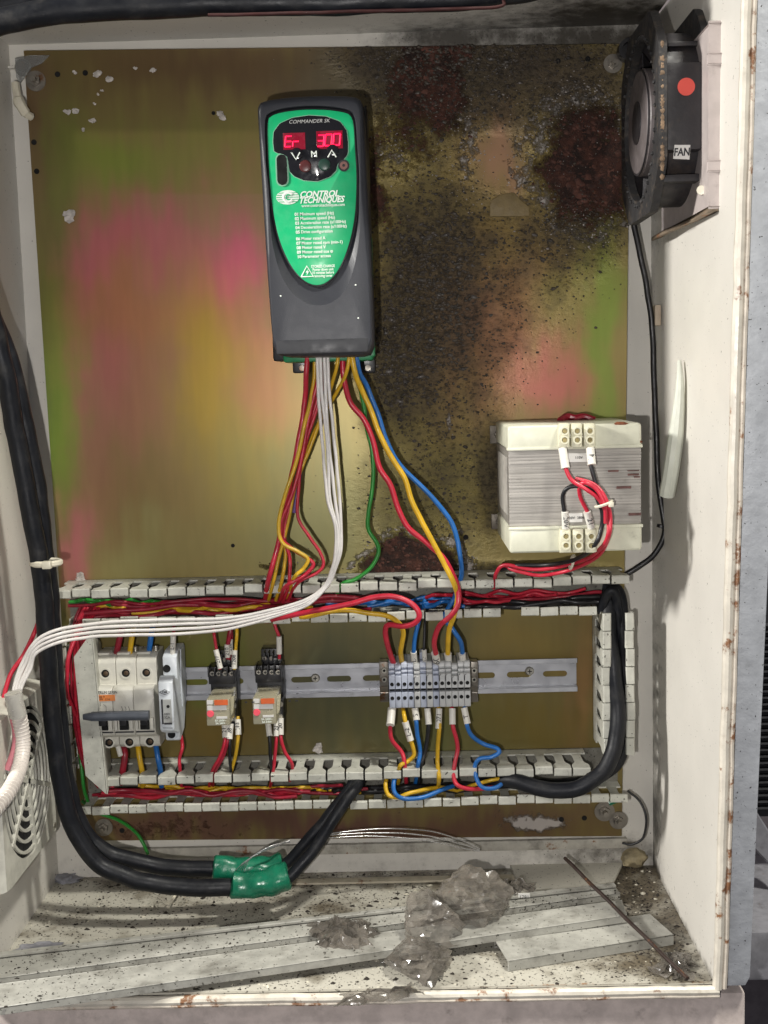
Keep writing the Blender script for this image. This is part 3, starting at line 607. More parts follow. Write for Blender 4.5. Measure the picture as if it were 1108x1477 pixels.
fc = (P(450, 280, DFR).x, P(450, 280, DFR).z); bc = (P(455, 325, DFR).x, P(455, 325, DFR).z)
N = 144
face_s = resample(smooth_poly(face), fc, N); rim_s = offset(face_s, fc, .0021); cres_s = resample(smooth_poly(cres), fc, N)
cres_s = [max((a, b), key=lambda q: math.hypot(q[0]-fc[0], q[1]-fc[1])) for a, b in zip(offset(rim_s, fc, .0009), cres_s)]
body_s = resample(smooth_poly(body, 4), fc, N)
def at(poly, d): return [(x, -d, z) for x, z in poly]
# cover: side, rounded shoulder, front, chamfered recess round the label
L = [at(body_s, .085)]
for k in range(7):
    a = math.pi/2*k/6; L.append(at(offset(body_s, fc, -.0062*(1-math.cos(a))), DFR-.0075+.0075*math.sin(a)))
L += [at(offset(cres_s, fc, .0002), DFR), at(cres_s, DFR-.0002), at(rim_s, DFR-.0048)]
mb = MB(); mb.loops(L, cap0=True, cap1=True); cover = mb.build('front_cover', M_char, dr, 24)
mb = MB(); lowz = P(460, 480, DFR).z; mb.box(P(398, 490, DFR+.0008).x, P(531, 490, DFR+.0008).x, DFR-.004, DFR+.0006, P(460, 513, DFR).z+.002, P(460, 489, DFR).z, .0015); mb.build('grip_band', mat('darker_charcoal', (.022, .023, .027), .5), cover)
mb = MB(); L = [at(offset(rim_s, fc, -.0002), DFR-.0048), at(offset(rim_s, fc, -.0002), DFR-.0022), at(offset(rim_s, fc, -.0009), DFR-.0018)]; mb.loops(L); mb.build('black_surround', M_blackp, dr)
mb = MB(); mb.loops([at(face_s, DFR-.0020), at(face_s, DFR-.0014), at(offset(face_s, fc, -.0004), DFR-.0012)]); gp = mb.build('green_label', M_green, dr)
DL = DFR-.0012
win = pxz([(394, 205), (395, 190), (404, 178), (422, 170), (446, 166.5), (470, 168), (490, 175), (500, 188), (502, 205), (502, 222), (496, 230), (487, 236), (485, 246), (476, 255), (458, 261.5), (438, 260), (424, 254), (418, 247), (416, 236), (414, 226), (405, 221), (396, 221)], DL)
wc = (P(450, 212, DL).x, P(450, 212, DL).z)
wp = resample(win, wc, 96)
mb = MB(); mb.loops([at(offset(wp, wc, .0006), DL-.0002), at(offset(wp, wc, .0006), DL+.0002)]); mb.build('window_edge', M_greenrim, gp)
mb = MB(); mb.loops([at(wp, DL+.0002), at(wp, DL+.0006), at(offset(wp, wc, -.0006), DL+.0009)]); wn = mb.build('display_window', M_gloss, dr)
DWN = DL+.0009
def stad(cx, cy, hw, hh, d, n=10):
    c = P(cx, cy, d); o = []
    for k in range(n+1): a = math.pi*k/n; o.append((c.x+hw*math.cos(a), c.z+hh-hw+hw*math.sin(a)))
    for k in range(n+1): a = math.pi+math.pi*k/n; o.append((c.x+hw*math.cos(a), c.z-hh+hw+hw*math.sin(a)))
    return o
mb = MB(); mb.xz(stad(407, 245, .0056, .0142, DL), DL+.0001, DL+.0007); mb.build('slot_edge', M_greenrim, gp)
mb = MB(); mb.xz(stad(407, 245, .0044, .0130, DL), DL+.0004, DL+.0011); mb.build('side_slot', M_hole, dr)
c = P(496, 239, DL); mb = MB(); mb.disc(c, .0050, .0012); mb.build('screw_recess', M_blackp, dr); mb = MB(); mb.ring(c+V((0, -.0008, 0)), .0034, .0013, .0014, n=20); mb.build('cover_screw', mat('brown_screw', (.20, .10, .085), .4, .4), dr)
# seven segment figures
SEG = {'E': 'adefg', 'r': 'eg', '3': 'abcdg', '0': 'abcdef', '1': 'bc'}
def digit(ch, px, py, hgt, wd):
    c = P(px, py, DWN); h = hgt/2; w2 = wd/2; t = wd*.11; sk = .12
    sg = {'a': ((-w2, h), (w2, h)), 'd': ((-w2, -h), (w2, -h)), 'g': ((-w2, 0), (w2, 0)), 'b': ((w2, 0), (w2, h)), 'c': ((w2, -h), (w2, 0)), 'e': ((-w2, -h), (-w2, 0)), 'f': ((-w2, 0), (-w2, h))}
    mb = MB()
    for s in SEG[ch]:
        (x1, z1), (x2, z2) = sg[s]; p1 = c+V((x1+z1*sk, -.0004, z1)); p2 = c+V((x2+z2*sk, -.0004, z2)); mb.tube([p1, p2], t, 8, flat=.4)
    mb.build('lit_digit', M_led, wn)
mb = MB(); a, b = P(409, 216, DWN), P(440, 191, DWN); mb.box(a.x, b.x, DWN-.0001, DWN+.0002, a.z, b.z, .0001, 1); mb.build('display_pane', M_ledoff, wn)
mb = MB(); a, b = P(457, 215, DWN), P(494, 188, DWN); mb.box(a.x, b.x, DWN-.0001, DWN+.0002, a.z, b.z, .0001, 1); mb.build('display_pane', M_ledoff, wn)
digit('E', 416, 204, .0088, .0052); digit('r', 427, 204, .0088, .0050); digit('3', 463, 203, .0094, .0052); digit('0', 474, 202, .0094, .0056); digit('0', 486, 201, .0094, .0056)
# keys
for px, py, r, m in ((440.5, 239.5, .0054, mat('stop_key', (.10, .022, .022), .3)), (468, 237.5, .0054, mat('start_key', (.015, .05, .035), .3)), (428, 222, .0056, M_gloss), (453, 219, .0056, M_gloss), (480, 217, .0056, M_gloss)):
    c = P(px, py, DWN); mb = MB(); mb.disc(c+V((0, .0002, 0)), r, .0006, 24, r2=r*.97); mb.tube([c+V((0, -.0004, 0)), c+V((0, -.0012, 0)), c+V((0, -.0016, 0)), c+V((0, -.0016, 0))], [r*.95, r*.85, r*.6, r*.05], 24); mb.build('key', m, dr)
def tx(s, px, py, hpx, m=M_print, d=None, par=None, **k):
    d = DL+.0003 if d is None else d
    return text(par or gp, s, P(px, py, d), hpx/1.70/1000/.70, m, ang=.004, **k)
tx('COMMANDER SK', 446, 175, 5.2, d=DWN+.0002, par=wn, shear=.25, sx=1.05, m=mat('dim_print', (.5, .5, .48), .5, var=0))
tx('M', 453, 222.5, 9, d=DWN+.0021, par=wn, bold=.0001)
for px, py, s in ((427, 225, -1), (479, 221.5, 1)):
    c = P(px, py, DWN+.002); mb = MB(); mb.tube([c+V((-.0036, 0, -.003*s)), c+V((0, 0, .003*s)), c+V((.0036, 0, -.003*s))], .00065, 6); mb.build('arrow_mark', M_print, wn)
tx('CONTROL', 432, 281, 8.6, shear=.30, align='LEFT', bold=.00022, sx=.98); tx('TECHNIQUES', 431, 289.5, 8.6, shear=.30, align='LEFT', bold=.00022, sx=.90)
tx('www.controltechniques.com', 435, 297, 4.4, align='LEFT', sx=.88, bold=.00005)
# emblem: an ellipse crossed by green lines with a curved letter
c = P(415, 284.5, DL+.0003); mb = MB(); n = 32; ell = [(c.x+.0101*math.cos(2*math.pi*k/n), c.z+.0062*math.sin(2*math.pi*k/n)) for k in range(n)]; mb.xz(ell, DL-.0001, DL+.0003); em = mb.build('emblem', M_print, gp)
for k in (-2, -1, 0, 1, 2):
    mb = MB(); wdt = .0099*math.sqrt(max(.05, 1-(k*.0019/.0062)**2)); mb.box(c.x-wdt, c.x+wdt, DL+.0003, DL+.0005, c.z+k*.0019-.00028, c.z+k*.0019+.00028); mb.build('emblem_line', M_green, em)
mb = MB(); mb.tube([c+V((.0042*math.cos(a)+.0006, -.0003, .0037*math.sin(a))) for a in [R(40+280*k/20) for k in range(21)]], .0013, 8, flat=.35); mb.build('emblem_letter', M_print, em)
mb = MB(); mb.tube([c+V((.0024*math.cos(a)+.001, -.0005, .0021*math.sin(a))) for a in [R(50+260*k/20) for k in range(21)]], .0006, 8, flat=.35); mb.build('emblem_letter', M_green, em)
for k, (no, s) in enumerate((('01', 'Minimum speed (Hz)'), ('02', 'Maximum speed (Hz)'), ('03', 'Acceleration rate (s/100Hz)'), ('04', 'Deceleration rate (s/100Hz)'), ('05', 'Drive configuration'), ('06', 'Motor rated A'), ('07', 'Motor rated rpm (min-1)'), ('08', 'Motor rated V'), ('09', 'Motor rated cos φ'), ('10', 'Parameter access'))):
    y = 309.3+k*6.45+(3.2 if k > 4 else 0); x = 425+k*.42
    tx(no, x, y, 4.4, align='LEFT', bold=.00012); tx(s, x+7.5, y-.4, 4.4, align='LEFT', sx=.96, bold=.00005)
c = P(443, 392, DL+.0003); mb = MB(); hh = .0052
mb.tube([c+V((-.0053, 0, -.0042)), c+V((.0053, 0, -.0042)), c+V((0, 0, .0050)), c+V((-.0053, 0, -.0042))], .0006, 6, flat=.5); mb.prism([c+V(q) for q in ((.0009, 0, .0022), (-.0013, 0, -.0006), (.0001, 0, -.0006), (-.0006, 0, -.0034), (.0016, 0, .0003), (.0002, 0, .0003))], (0, -.0002, 0)); mb.build('warning_mark', M_print, gp)
for k, s in enumerate(('STORED CHARGE', 'Power down unit', '10 minutes before', 'removing cover')): tx(s, 466, 384+k*4.6, 3.9, sx=.8, bold=.00004)
# chassis behind the cover, feet and gland
mb = MB(); xl_, xr_ = P(381, 330, .12).x, P(540, 330, .10).x; zt_d, zb_d = P(450, 150, .1).z, P(460, 519, .1).z
mb.box(xl_, xr_-.004, .030, .0855, zb_d, zt_d, .003); mb.build('chassis', M_blackp, dr)
xg = P(539.5, 450, .10).x
mb = MB(); mb.box(xg-.010, xg, .085, .100, zb_d+.001, P(530, 340, .1).z, .003, 3); mb.build('green_flange', M_greenbody, dr)
mb = MB(); mb.box(P(408, 516, .1).x, xg-.002, .055, .100, zb_d-.0018, zb_d+.006, .003); mb.build('green_base', M_greenbody, dr)
for px in (436, 530):
    c = P(px, 531, DPL); mb = MB(); mb.box(c.x-.0085, c.x+.0085, DPL+.0003, DPL+.014, c.z-.005, c.z+.022, .002); ft_ = mb.build('mounting_foot', M_blackp, dr); mb = MB(); screw(mb, c+V((.001, -.0142, 0)), .0034); mb.build('foot_screw', M_oldsteel, ft_)
for px, py in ((441, 424), (437, 425), (517, 459), (405, 427), (513, 411)):
    mb = MB(); mb.ball(P(px, py, DFR-.0002 if py > 440 or px > 510 or px < 410 else DFR-.0042), .0009, 1, .3); mb.build('paint_fleck', M_print, cover)

# ================================================================== circuit breaker
DB = .082                                              # depth of the breaker's nose
bk = thing('circuit_breaker', P(180, 1075, DPL), 'three pole ivory circuit breaker with slate lever and orange label', 'circuit breaker')
bx0, bx1 = P(133, 1020, DB).x, P(226, 1020, DB-.01).x
zA = P(180, 948, .064).z; zB = P(180, 986, .064).z; zC = P(180, 990, DB).z; zD = P(180, 1062, DB).z; zE = P(185, 1062, .064).z; zF = P(185, 1079, .064).z
pw = (bx1-bx0)/3
for k in range(3):
    x0 = bx0+k*pw+.0002; x1 = bx0+(k+1)*pw-.0002; mb = MB()
    mb.prof([(.024, zA+.002), (.052, zA+.002), (.0615, zA-.002), (.064, zA-.006), (.064, zB-.001), (DB-.006, zC-.0005), (DB, zC-.004), (DB+.001, (zC+zD)/2), (DB-.001, zD+.003), (DB-.003, zD), (.064, zE-.0005), (.064, zF+.004), (.060, zF), (.024, zF)], x0, x1, .0007)
    pole = mb.build('pole', M_mcb, bk); xc = (x0+x1)/2
    for z, d in ((zA-(zA-zB)*.60, .064), (zF+.0062, .064)):
        c = V((xc, -d, z)); mb = MB(); mb.ring(c+V((0, .001, 0)), .0058, .0041, .0017, n=24); mb.build('screw_collar', M_mcb, pole)
        mb = MB(); mb.disc(c, .0042, .0004); h_ = mb.build('screw_hole', M_hole, pole); mb = MB(); mb.disc(c+V((.0004, -.0003, 0)), .0026, .0004, r2=.002); mb.build('screw_head', mat('rusty_screw', (.10, .065, .04), .5, .5), pole)
    mb = MB(); zt2 = P(180, 1040, DB).z; mb.box(xc-.0046, xc+.0046, DB-.006, DB+.0016, zt2-.009, zt2+.004, .0008); mb.build('toggle_window', M_hole, pole)
    mb = MB(); mb.box(x0+.0008, x0+.0040, DB-.004, DB+.0036, zt2-.0085, zt2+.0035, .0008); mb.box(x1-.0040, x1-.0008, DB-.004, DB+.0036, zt2-.0085, zt2+.0035, .0008); mb.build('toggle_cheek', M_mcb, pole)
    mb = MB(); mb.box(xc-.0036, xc+.0036, DB-.002, DB+.0055, zt2-.0035, zt2+.004, .001); mb.build('toggle', M_blackp, pole)
    mb = MB(); mb.box(x0+.001, x1-.001, DB-.002, DB+.0012, zt2-.0118, zt2-.0108); mb.build('nose_groove', M_printdark, pole)
    mb = MB(); mb.box(x0+.001, xc+.004, .040, .0605, zA+.0015, zA+.004, .001); mb.build('clamp_roof', M_mcb, pole)
    mb = MB(); mb.cyl(V((x1-.0035, -.045, zA)), V((x1-.0035, -.045, zA+.007)), .003, .0025, 12); mb.build('clamp_screw', M_screw, pole)
a = P(120, 1034, DB+.009); b = P(215, 1033, DB+.009)
mb = MB(); n = 10; pts = [a.lerp(b, k/n) for k in range(n+1)]; mb.tube([p+V((0, 0, 0)) for p in pts], [.0028, .0040, .0042]+[.0042]*8, 10, flat=.8); mb.box(a.x+.007, b.x, DB+.004, DB+.011, a.z-.0045, a.z+.004, .0012); mb.build('linked_lever', M_lever, bk)
lb = MB(); a = P(136, 1003, DB+.0011); b = P(166, 1011, DB+.0011); lb.box(a.x, b.x, DB+.0002, DB+.0014, b.z, a.z, .0001, 1); ol = lb.build('orange_label', M_orange, bk)
text(ol, 'multi 9', P(138, 1005.5, DB+.0016), .0032, mat('brown_print', (.18, .06, .02), .6, var=0), align='LEFT', bold=.00005); text(ol, 'C60N  C16', P(138, 1009, DB+.0016), .0030, MATS['brown_print'], align='LEFT')
text(bk, 'MERLIN GERIN', P(138, 999.5, DB+.0014), .0042, M_printdark, align='LEFT', sx=.78, bold=.00006)
mb = MB(); c = P(134.3, 1000, DB+.0014); mb.box(c.x-.0008, c.x+.0008, DB, DB+.0015, c.z-.0024, c.z+.0024); mb.build('maker_mark', M_printdark, bk)
mb = MB()
for q in ([(139, 1014), (145, 1014), (145, 1018), (140, 1023), (147, 1027)], [(142, 1012), (142, 1030)], [(149, 1016), (153, 1019), (154, 1030)]): mb.tube([P(x, y, DB+.0012) for x, y in q], .00018, 4)
for k in range(3): mb.tube([P(175+k*5, 1019, DB+.0012), P(177+k*5, 1023, DB+.0012), P(175.5+k*5, 1028, DB+.0012)], .00020, 4)
mb.build('circuit_mark', M_printdark, bk)

# ================================================================== fuse holder
fh = thing('fuse_holder', P(250, 1070, DPL), 'white single fuse holder standing right of the three pole breaker', 'fuse holder')
fx0, fx1 = P(230, 1000, .09).x, P(250.5, 1000, .09).x
zA = P(240, 947, .068).z; zB = P(240, 973, .066).z; zC = P(240, 979, .094).z; zD = P(240, 1057, .094).z; zE = P(240, 1057, .070).z; zF = P(243, 1070, .070).z
mb = MB(); mb.prof([(.024, zA+.004), (.056, zA+.004), (.068, zA-.0005), (.068, zB-.004), (.084, zC+.001), (.094, zC-.004), (.0945, zD+.003), (.091, zD), (.071, zE), (.070, zF+.002), (.066, zF), (.044, zF+.006), (.030, zF+.026), (.024, zF+.030)], fx0, fx1, .0008); mb.build('body', M_white, fh)
mb = MB(); mb.prof([(.026, zA+.002), (.046, zA+.002), (.052, zA-.030), (.050, zF+.030), (.034, zF+.034), (.026, zF+.040)], fx1, fx1+.0008, .0002); mb.build('side_rib', M_white, fh)
for px, py, d in ((240.5, 964.5, .068), (247.5, 1059.5, .0715)):
    mb = MB(); mb.disc(P(px, py, d), .0039, .0006); mb.build('screw_hole', M_hole, fh)
mb = MB(); a = P(232.5, 1009, .0945); b = P(248.5, 1044, .0945); mb.box(a.x, b.x, .093, .0952, b.z, a.z, .0003, 1); wl = mb.build('fuse_window', mat('grey_fuse_label', (.40, .41, .40), .5, dirt=.2), fh)
mb = MB(); mb.box(a.x, a.x+.0016, .093, .0956, b.z, a.z); mb.box(a.x+.002, b.x, .093, .0956, b.z-.0005, b.z+.0014); mb.build('window_shadow_gap', M_printdark, wl)
mb = MB(); mb.disc(P(242.5, 1019, .0952), .0016, .0004); mb.build('indicator', M_hole, fh)
text(wl, '32A', P(241, 1035, .0955), .0040, M_printdark, sx=.9); text(wl, '500V', P(241, 1030, .0955), .0028, M_printdark)
c = P(237.5, 998.5, .0949); mb = MB(); mb.tube([c+V((-.0052, 0, 0)), c+V((0, 0, .0026)), c+V((.0052, 0, 0)), c+V((0, 0, -.0026)), c+V((-.0052, 0, 0))], .00035, 5); mb.build('diamond_mark', M_printdark, fh)
text(fh, 'OM', c, .0030, M_printdark, bold=.0001)
mb = MB(); mb.tube([P(235, 1050, .0948), P(249, 1050, .0948)], .0003, 5); mb.build('latch_line', M_printdark, fh)

# ================================================================== relays in their sockets
def relay_set(px, py, where, side):
    dx = px-324; dy = py-1000
    Q = lambda x, y, d: P(x+dx, y+dy, d)
    sk = thing('relay_socket', Q(325, 1045, DPL), 'black screw terminal relay socket on the rail, '+where, 'relay socket', 'relay sockets on the rail')
    x0, x1 = Q(303, 990, .05).x, Q(341, 990, .05).x
    mb = MB(); mb.box(x0, x1, .022, .046, Q(320, 1040, .046).z, Q(320, 962, .046).z, .0012); mb.box(x0+.004, x1-.001, .016, .036, Q(320, 985, .036).z, Q(320, 938, .036).z, .0012); mb.build('base', M_blackp, sk)
    mb = MB(); mb.box(x0, x1-.0005, .044, .058, Q(320, 987, .058).z, Q(320, 971, .058).z, .001)
    for k in range(5): mb.box(x0+k*(x1-x0-.0018)/4, x0+k*(x1-x0-.0018)/4+.0016, .044, .061, Q(320, 975, .058).z, Q(320, 961, .058).z, .0004)
    mb.box(x0+.008, x1-.004, .036, .048, Q(320, 960, .046).z, Q(320, 951, .046).z, .001)
    for k in range(4): mb.box(x0+.008+k*(x1-x0-.0136)/3, x0+.0094+k*(x1-x0-.0136)/3, .036, .050, Q(320, 957, .048).z, Q(320, 943, .048).z, .0004)
    mb.box(x1-.009, x1, .04, .060, Q(320, 1046, .055).z, Q(320, 1010, .055).z, .001); mb.build('terminal_deck', M_blackp, sk)
    for k in range(4):
        c = Q(306.5+k*9.4, 971, .057); mb = MB(); mb.disc(c, .0029, .0024, 14, r2=.0024); s_ = mb.build('terminal_screw', M_screw, sk); mb = MB(); cross(mb, c+V((0, -.0024, 0)), .0016); mb.build('screw_recess', M_hole, s_)
    for k in range(3):
        c = Q(315+k*10, 951, .047); mb = MB(); mb.disc(c, .0027, .0020, 14, r2=.0022); mb.build('terminal_screw', M_oldsteel, sk)
    for k in range(2):
        c = Q(337.5, 1018+k*18, .0605); mb = MB(); mb.disc(c, .0030, .0020, 14, r2=.0024); mb.build('terminal_screw', M_screw, sk)
    # the plug-in relay
    ry = thing('relay', Q(318, 1045, .05), 'clear cased plug-in relay with orange tab and pink lamp, '+where, 'relay', 'clear plug-in relays')
    fx0_, fx1_ = Q(297.5, 1028, .098).x, Q(331.5, 1028, .098).x; fz1, fz0 = Q(315, 1010, .098).z, Q(315, 1047, .098).z
    mb = MB(); mb.box(fx0_, fx1_, .0465, .098, fz0, fz1, .0016, 2); mb.build('clear_case', M_relay, ry)
    mb = MB(); mb.box(fx0_+.0035, fx1_-.0035, .048, .090, fz0+.003, fz1-.003, .001); mb.build('coil_block', M_relayin, ry)
    DRl = .0981
    def lab(xa, ya, xb, yb, m, n, t=.0006):
        a = Q(xa, ya, DRl); b = Q(xb, yb, DRl); m_ = MB(); m_.box(a.x, b.x, DRl-.0001, DRl+t, b.z, a.z, .0001, 1); return m_.build(n, m, ry)
    ot = lab(309.5, 1009.5, 329, 1016, M_orangetab, 'test_tab', .0026); lab(298.5, 1010, 307.5, 1016, M_label, 'name_plate'); lab(299, 1018, 327, 1024, M_label, 'marking_strip')
    lab(312, 1033.5, 328, 1036.5, M_label, 'marking_strip')
    m_ = MB(); m_.box(Q(312, 1, DRl).x, Q(312, 1, DRl).x+.002, DRl+.0025, DRl+.003, Q(312, 1014, DRl).z, Q(312, 1012, DRl).z); m_.box(Q(322, 1, DRl).x, Q(322, 1, DRl).x+.003, DRl+.0025, DRl+.003, Q(312, 1013.7, DRl).z, Q(312, 1012.3, DRl).z); m_.build('tab_slot', M_printdark, ot)
    m_ = MB(); c = Q(303.5, 1029.5, DRl); m_.disc(c, .0036, .0012, 20, r2=.003); m_.build('pink_lamp', M_pinkled, ry)
    text(ry, '5A 250V~', Q(318, 1039.5, DRl+.0004), .0026, M_print, bold=.0001); text(ry, '5A 24V=', Q(318, 1043.5, DRl+.0004), .0026, M_print, bold=.0001)
    mb = MB(); mb.prism([Q(331.5, 1007, .088), Q(337, 1003, .082), Q(335.5, 1026, .088), Q(332.5, 1032, .09)], (.0008, 0, 0)); mb.build('retaining_tab', M_relay, ry)
relay_set(324, 1000, 'nearer the fuse holder', 0)
relay_set(391, 998, 'farther from the fuse holder', 1)

# ================================================================== terminal blocks
def end_clamp(px0, px1, where):
    ec = thing('end_clamp', P((px0+px1)/2, 1012, DPL), 'steel end clamp gripping the rail at the '+where+' end of the terminal row', 'end clamp', 'end clamps of the terminal row')
    x0, x1 = P(px0, 980, .036).x, P(px1, 980, .036).x; mb = MB()
    mb.box(x0, x1, .020, .036, P(px0, 990, .036).z, P(px0, 955, .036).z, .0015); mb.prof([(.024, P(px0, 990, .03).z), (.036, P(px0, 990, .036).z), (.032, P(px0, 1000, .034).z), (.040, P(px0, 1013, .04).z), (.037, P(px0, 1013.5, .04).z), (.027, P(px0, 1002, .03).z)], x0, x1-.0005, .0006); mb.build('clamp_body', M_oldsteel, ec)
    mb = MB(); mb.prof([(.03, P(px0, 957, .034).z), (.048, P(px0, 952, .04).z), (.048, P(px0, 951, .04).z), (.03, P(px0, 950, .03).z)], x0, x1-.001, .0004); mb.build('spring_lip', M_oldsteel, ec)
    for y in (967, 980):
        c = P((px0+px1)/2, y, .036); mb = MB(); mb.disc(c, .0032, .0014, 14, r2=.0026); s_ = mb.build('clamp_screw', M_screw, ec); mb = MB(); mb.disc(c+V((0, -.0014, 0)), .0014, .0002); mb.build('screw_recess', M_hole, s_)
end_clamp(547.5, 561, 'left'); end_clamp(678, 690, 'right')
ORD = ['first', 'second', 'third', 'fourth', 'fifth', 'sixth', 'seventh', 'eighth', 'ninth', 'tenth', 'eleventh', 'twelfth', 'thirteenth']
BLUE = {0, 1, 2, 3, 5, 7}
tw = (P(679, 990, .066).x-P(561, 990, .066).x)/13
for k in range(13):
    blue = k in BLUE; m = M_tblue if blue else M_tgrey; x0 = P(561, 990, .066).x+k*tw+.0002; x1 = x0+tw-.0004
    o_ = -.0016*(k % 3 == 1)+(-.001 if k == 10 else 0); dd = 0 if blue else .0025
    tb = thing('terminal_block', V(((x0+x1)/2, -DPL, P(620, 1022, .06).z)), ('pale blue' if blue else 'light grey')+' rail terminal, '+ORD[k]+' from the left in the row', 'terminal block', 'row of rail terminals')
    D_ = .064+dd; zt3 = P(620, 952, .05).z+o_; zn = P(620, 957, D_).z+o_
    zc1 = P(620, 993, D_).z; zc0 = P(620, 998, D_).z; zl = P(620, 1021, D_).z
    mb = MB(); mb.prof([(.020, zt3), (.046, zt3), (D_-.006, zn+.0012), (D_-.002, zn), (D_-.0015, zn-.004), (D_-.006, zn-.0046), (D_-.006, zn-.006), (D_-.0018, zn-.0066), (D_-.0015, zn-.0085), (D_-.005, zn-.0090), (D_-.005, zn-.0102), (D_, zn-.0110), (D_, zc1), (D_-.014, zc1-.0004), (D_-.014, zc0+.0004), (D_, zc0), (D_, zl+.001), (D_-.002, zl), (.046, zl-.004), (.020, zl-.004)], x0, x1, .00035); mb.build('housing', m, tb); mb = MB(); mb.box(x0+.0005, x1-.0005, D_-.014, D_-.006, zc0+.0003, zc1-.0003); mb.build('clamp_gap', M_hole, tb)
    for py in (986, 1006):
        c = P(0, py, D_); c.x = (x0+x1)/2; c.z = P(620, py, D_).z; mb = MB(); mb.disc(c, .0019, .0005, 16); mb.build('screw_hole', M_hole, tb)
    if not blue:
        mb = MB(); mb.tube([V((x0+.0003, -D_-.0002, zn-.018)), V((x0+.0003, -D_-.0002, zn-.0125)), V((x0+.0018, -D_-.0002, zn-.0115))], .00028, 4); mb.build('marker_notch', M_printdark, tb)
    if k == 7 or k == 5:
        mb = MB(); mb.prof([(.040, zt3+.001), (.052, zt3+.001), (.056, zt3+.009), (.046, zt3+.011), (.040, zt3+.006)], x0, x1, .0008); mb.build('entry_hood', m, tb)

# ================================================================== transformer
DT = .160
tf = thing('transformer', P(815, 795, DPL), 'laminated control transformer with cream end shells on the right of the plate', 'transformer')
tx0, tx1 = P(735, 700, DT).x, P(925, 700, DT).x
zt1, zt2_, zt3_, zt4 = P(830, 612, DT).z, P(830, 649, DT).z, P(830, 757, DT).z, P(830, 796, DT).z
mb = MB(); mb.box(tx0, tx1, DPL+.006, DT-.003, zt3_-.001, zt2_+.001, .0004, 1); mb.build('core', M_core, tf)
for k in range(24):                                     # the edges of the steel sheets
    za = zt3_+(zt2_-zt3_)*(k+.08)/24; zbb = zt3_+(zt2_-zt3_)*(k+.92)/24; o_ = random.uniform(0, .0003)
    mb = MB(); mb.box(tx0-.0003, tx1+.0003, DT-.010, DT-.0026+o_+(.0012 if k > 19 else 0), za, zbb); mb.build('lamination', M_core, tf)
for k in range(6):
    za = zt3_+(zt2_-zt3_)*random.uniform(.05, .92); xa = tx1-random.uniform(.004, .03); mb = MB(); mb.box(xa, min(tx1, xa+random.uniform(.003, .016)), DT-.003, DT-.0008, za, za+random.uniform(.0008, .003)); mb.build('red_stain', M_corered, tf)
for za, zb2, nm in ((zt2_+.001, zt1, 'top_shell'), (zt4, zt3_-.001, 'bottom_shell')):
    mb = MB(); mb.box(tx0-.001, tx1+.0005, DPL+.010, DT+.0015, za, zb2, .0038, 3); sh = mb.build(nm, M_bobbin, tf)
    zz = za if nm == 'top_shell' else zb2; sgn = 1 if nm == 'top_shell' else -1
    mb = MB(); mb.box(tx0-.0016, tx1+.0012, DT-.012, DT+.0022, min(zz+sgn*.0026, zz-sgn*.0002), max(zz+sgn*.0026, zz-sgn*.0002), .0006); mb.build('shell_lip', M_bobbin, sh)
for px, py in ((895, 611), (917, 637)):
    mb = MB(); mb.ball(P(px, py, DT+.001), .0045, 2, .6, 60, (1.3, .06, .35)); mb.build('rust_spot', mat('raw_rust', (.22, .07, .03), .9, var=.5, vscale=200), tf)
for z0_, z1_ in ((P(710, 640, .02).z, P(710, 614, .02).z), (P(710, 764, .02).z, P(710, 742, .02).z)):
    xa = P(708, 680, .02).x; mb = MB(); mb.box(xa, tx0+.02, DPL+.0004, DPL+.0040, z0_, z1_, .0005); f_ = mb.build('mounting_foot', mat('dark_stained_foot', (.10, .085, .065), .5, .4, rust=.3), tf)
    c = V((xa+.0085, -DPL-.004, (z0_+z1_)/2)); mb = MB(); mb.disc(c, .0042, .0024, 16, r2=.003); mb.build('foot_bolt', M_oldsteel, f_)
mb = MB(); mb.box(tx0-.0009, tx0-.0002, .045, DT-.020, zt3_+.008, zt2_-.006); mb.build('rating_label', mat('worn_rating_label', (.42, .40, .36), .6, dirt=.5, dscale=120), tf)
mb = MB(); mb.tube(catmull([P(808, 607, .07), P(818, 601, .06), P(830, 603, .06), P(842, 601, .058), P(858, 606, .06)]), .0035, 8); mb.build('winding_leads', M_darkred, tf)
def strip3(px, py, nm):
    st = MB(); a = P(px, py, DT+.010); st.box(P(px-27, py, DT+.004).x, P(px+27, py, DT+.004).x, DT+.0016, DT+.0045, P(px, py+16, DT).z, P(px, py-16, DT).z, .0008); st = st.build(nm, M_tstrip, tf)
    for k in range(3):
        x = px-18+k*18.3; c = P(x, py, DT+.013); mb = MB(); mb.box(c.x-.0050, c.x+.0050, DT+.003, DT+.0125, P(x, py+17.5, DT+.012).z, P(x, py-17.5, DT+.012).z, .0018, 2); mb.build('terminal_pole', M_tstrip, st)
        for dy in (-6.5, 6.5):
            c = P(x+.5, py+dy, DT+.0125); mb = MB(); mb.ring(c, .0038, .0026, .0022, n=20); mb.disc(c, .0026, .0002); mb.build('screw_well', M_tstrip, st); mb = MB(); mb.disc(c+V((0, -.0001, 0)), .0022, .0008, 14, r2=.0018); mb.build('clamp_screw', M_brass, st)
    for k in range(2):
        mb = MB(); c = P(px-9+k*18.3, py, DT+.0045); mb.disc(c, .0022, .0016, 12); mb.build('fixing_screw', M_screw, st)
strip3(832, 628, 'upper_terminal_strip'); strip3(834, 780, 'lower_terminal_strip')
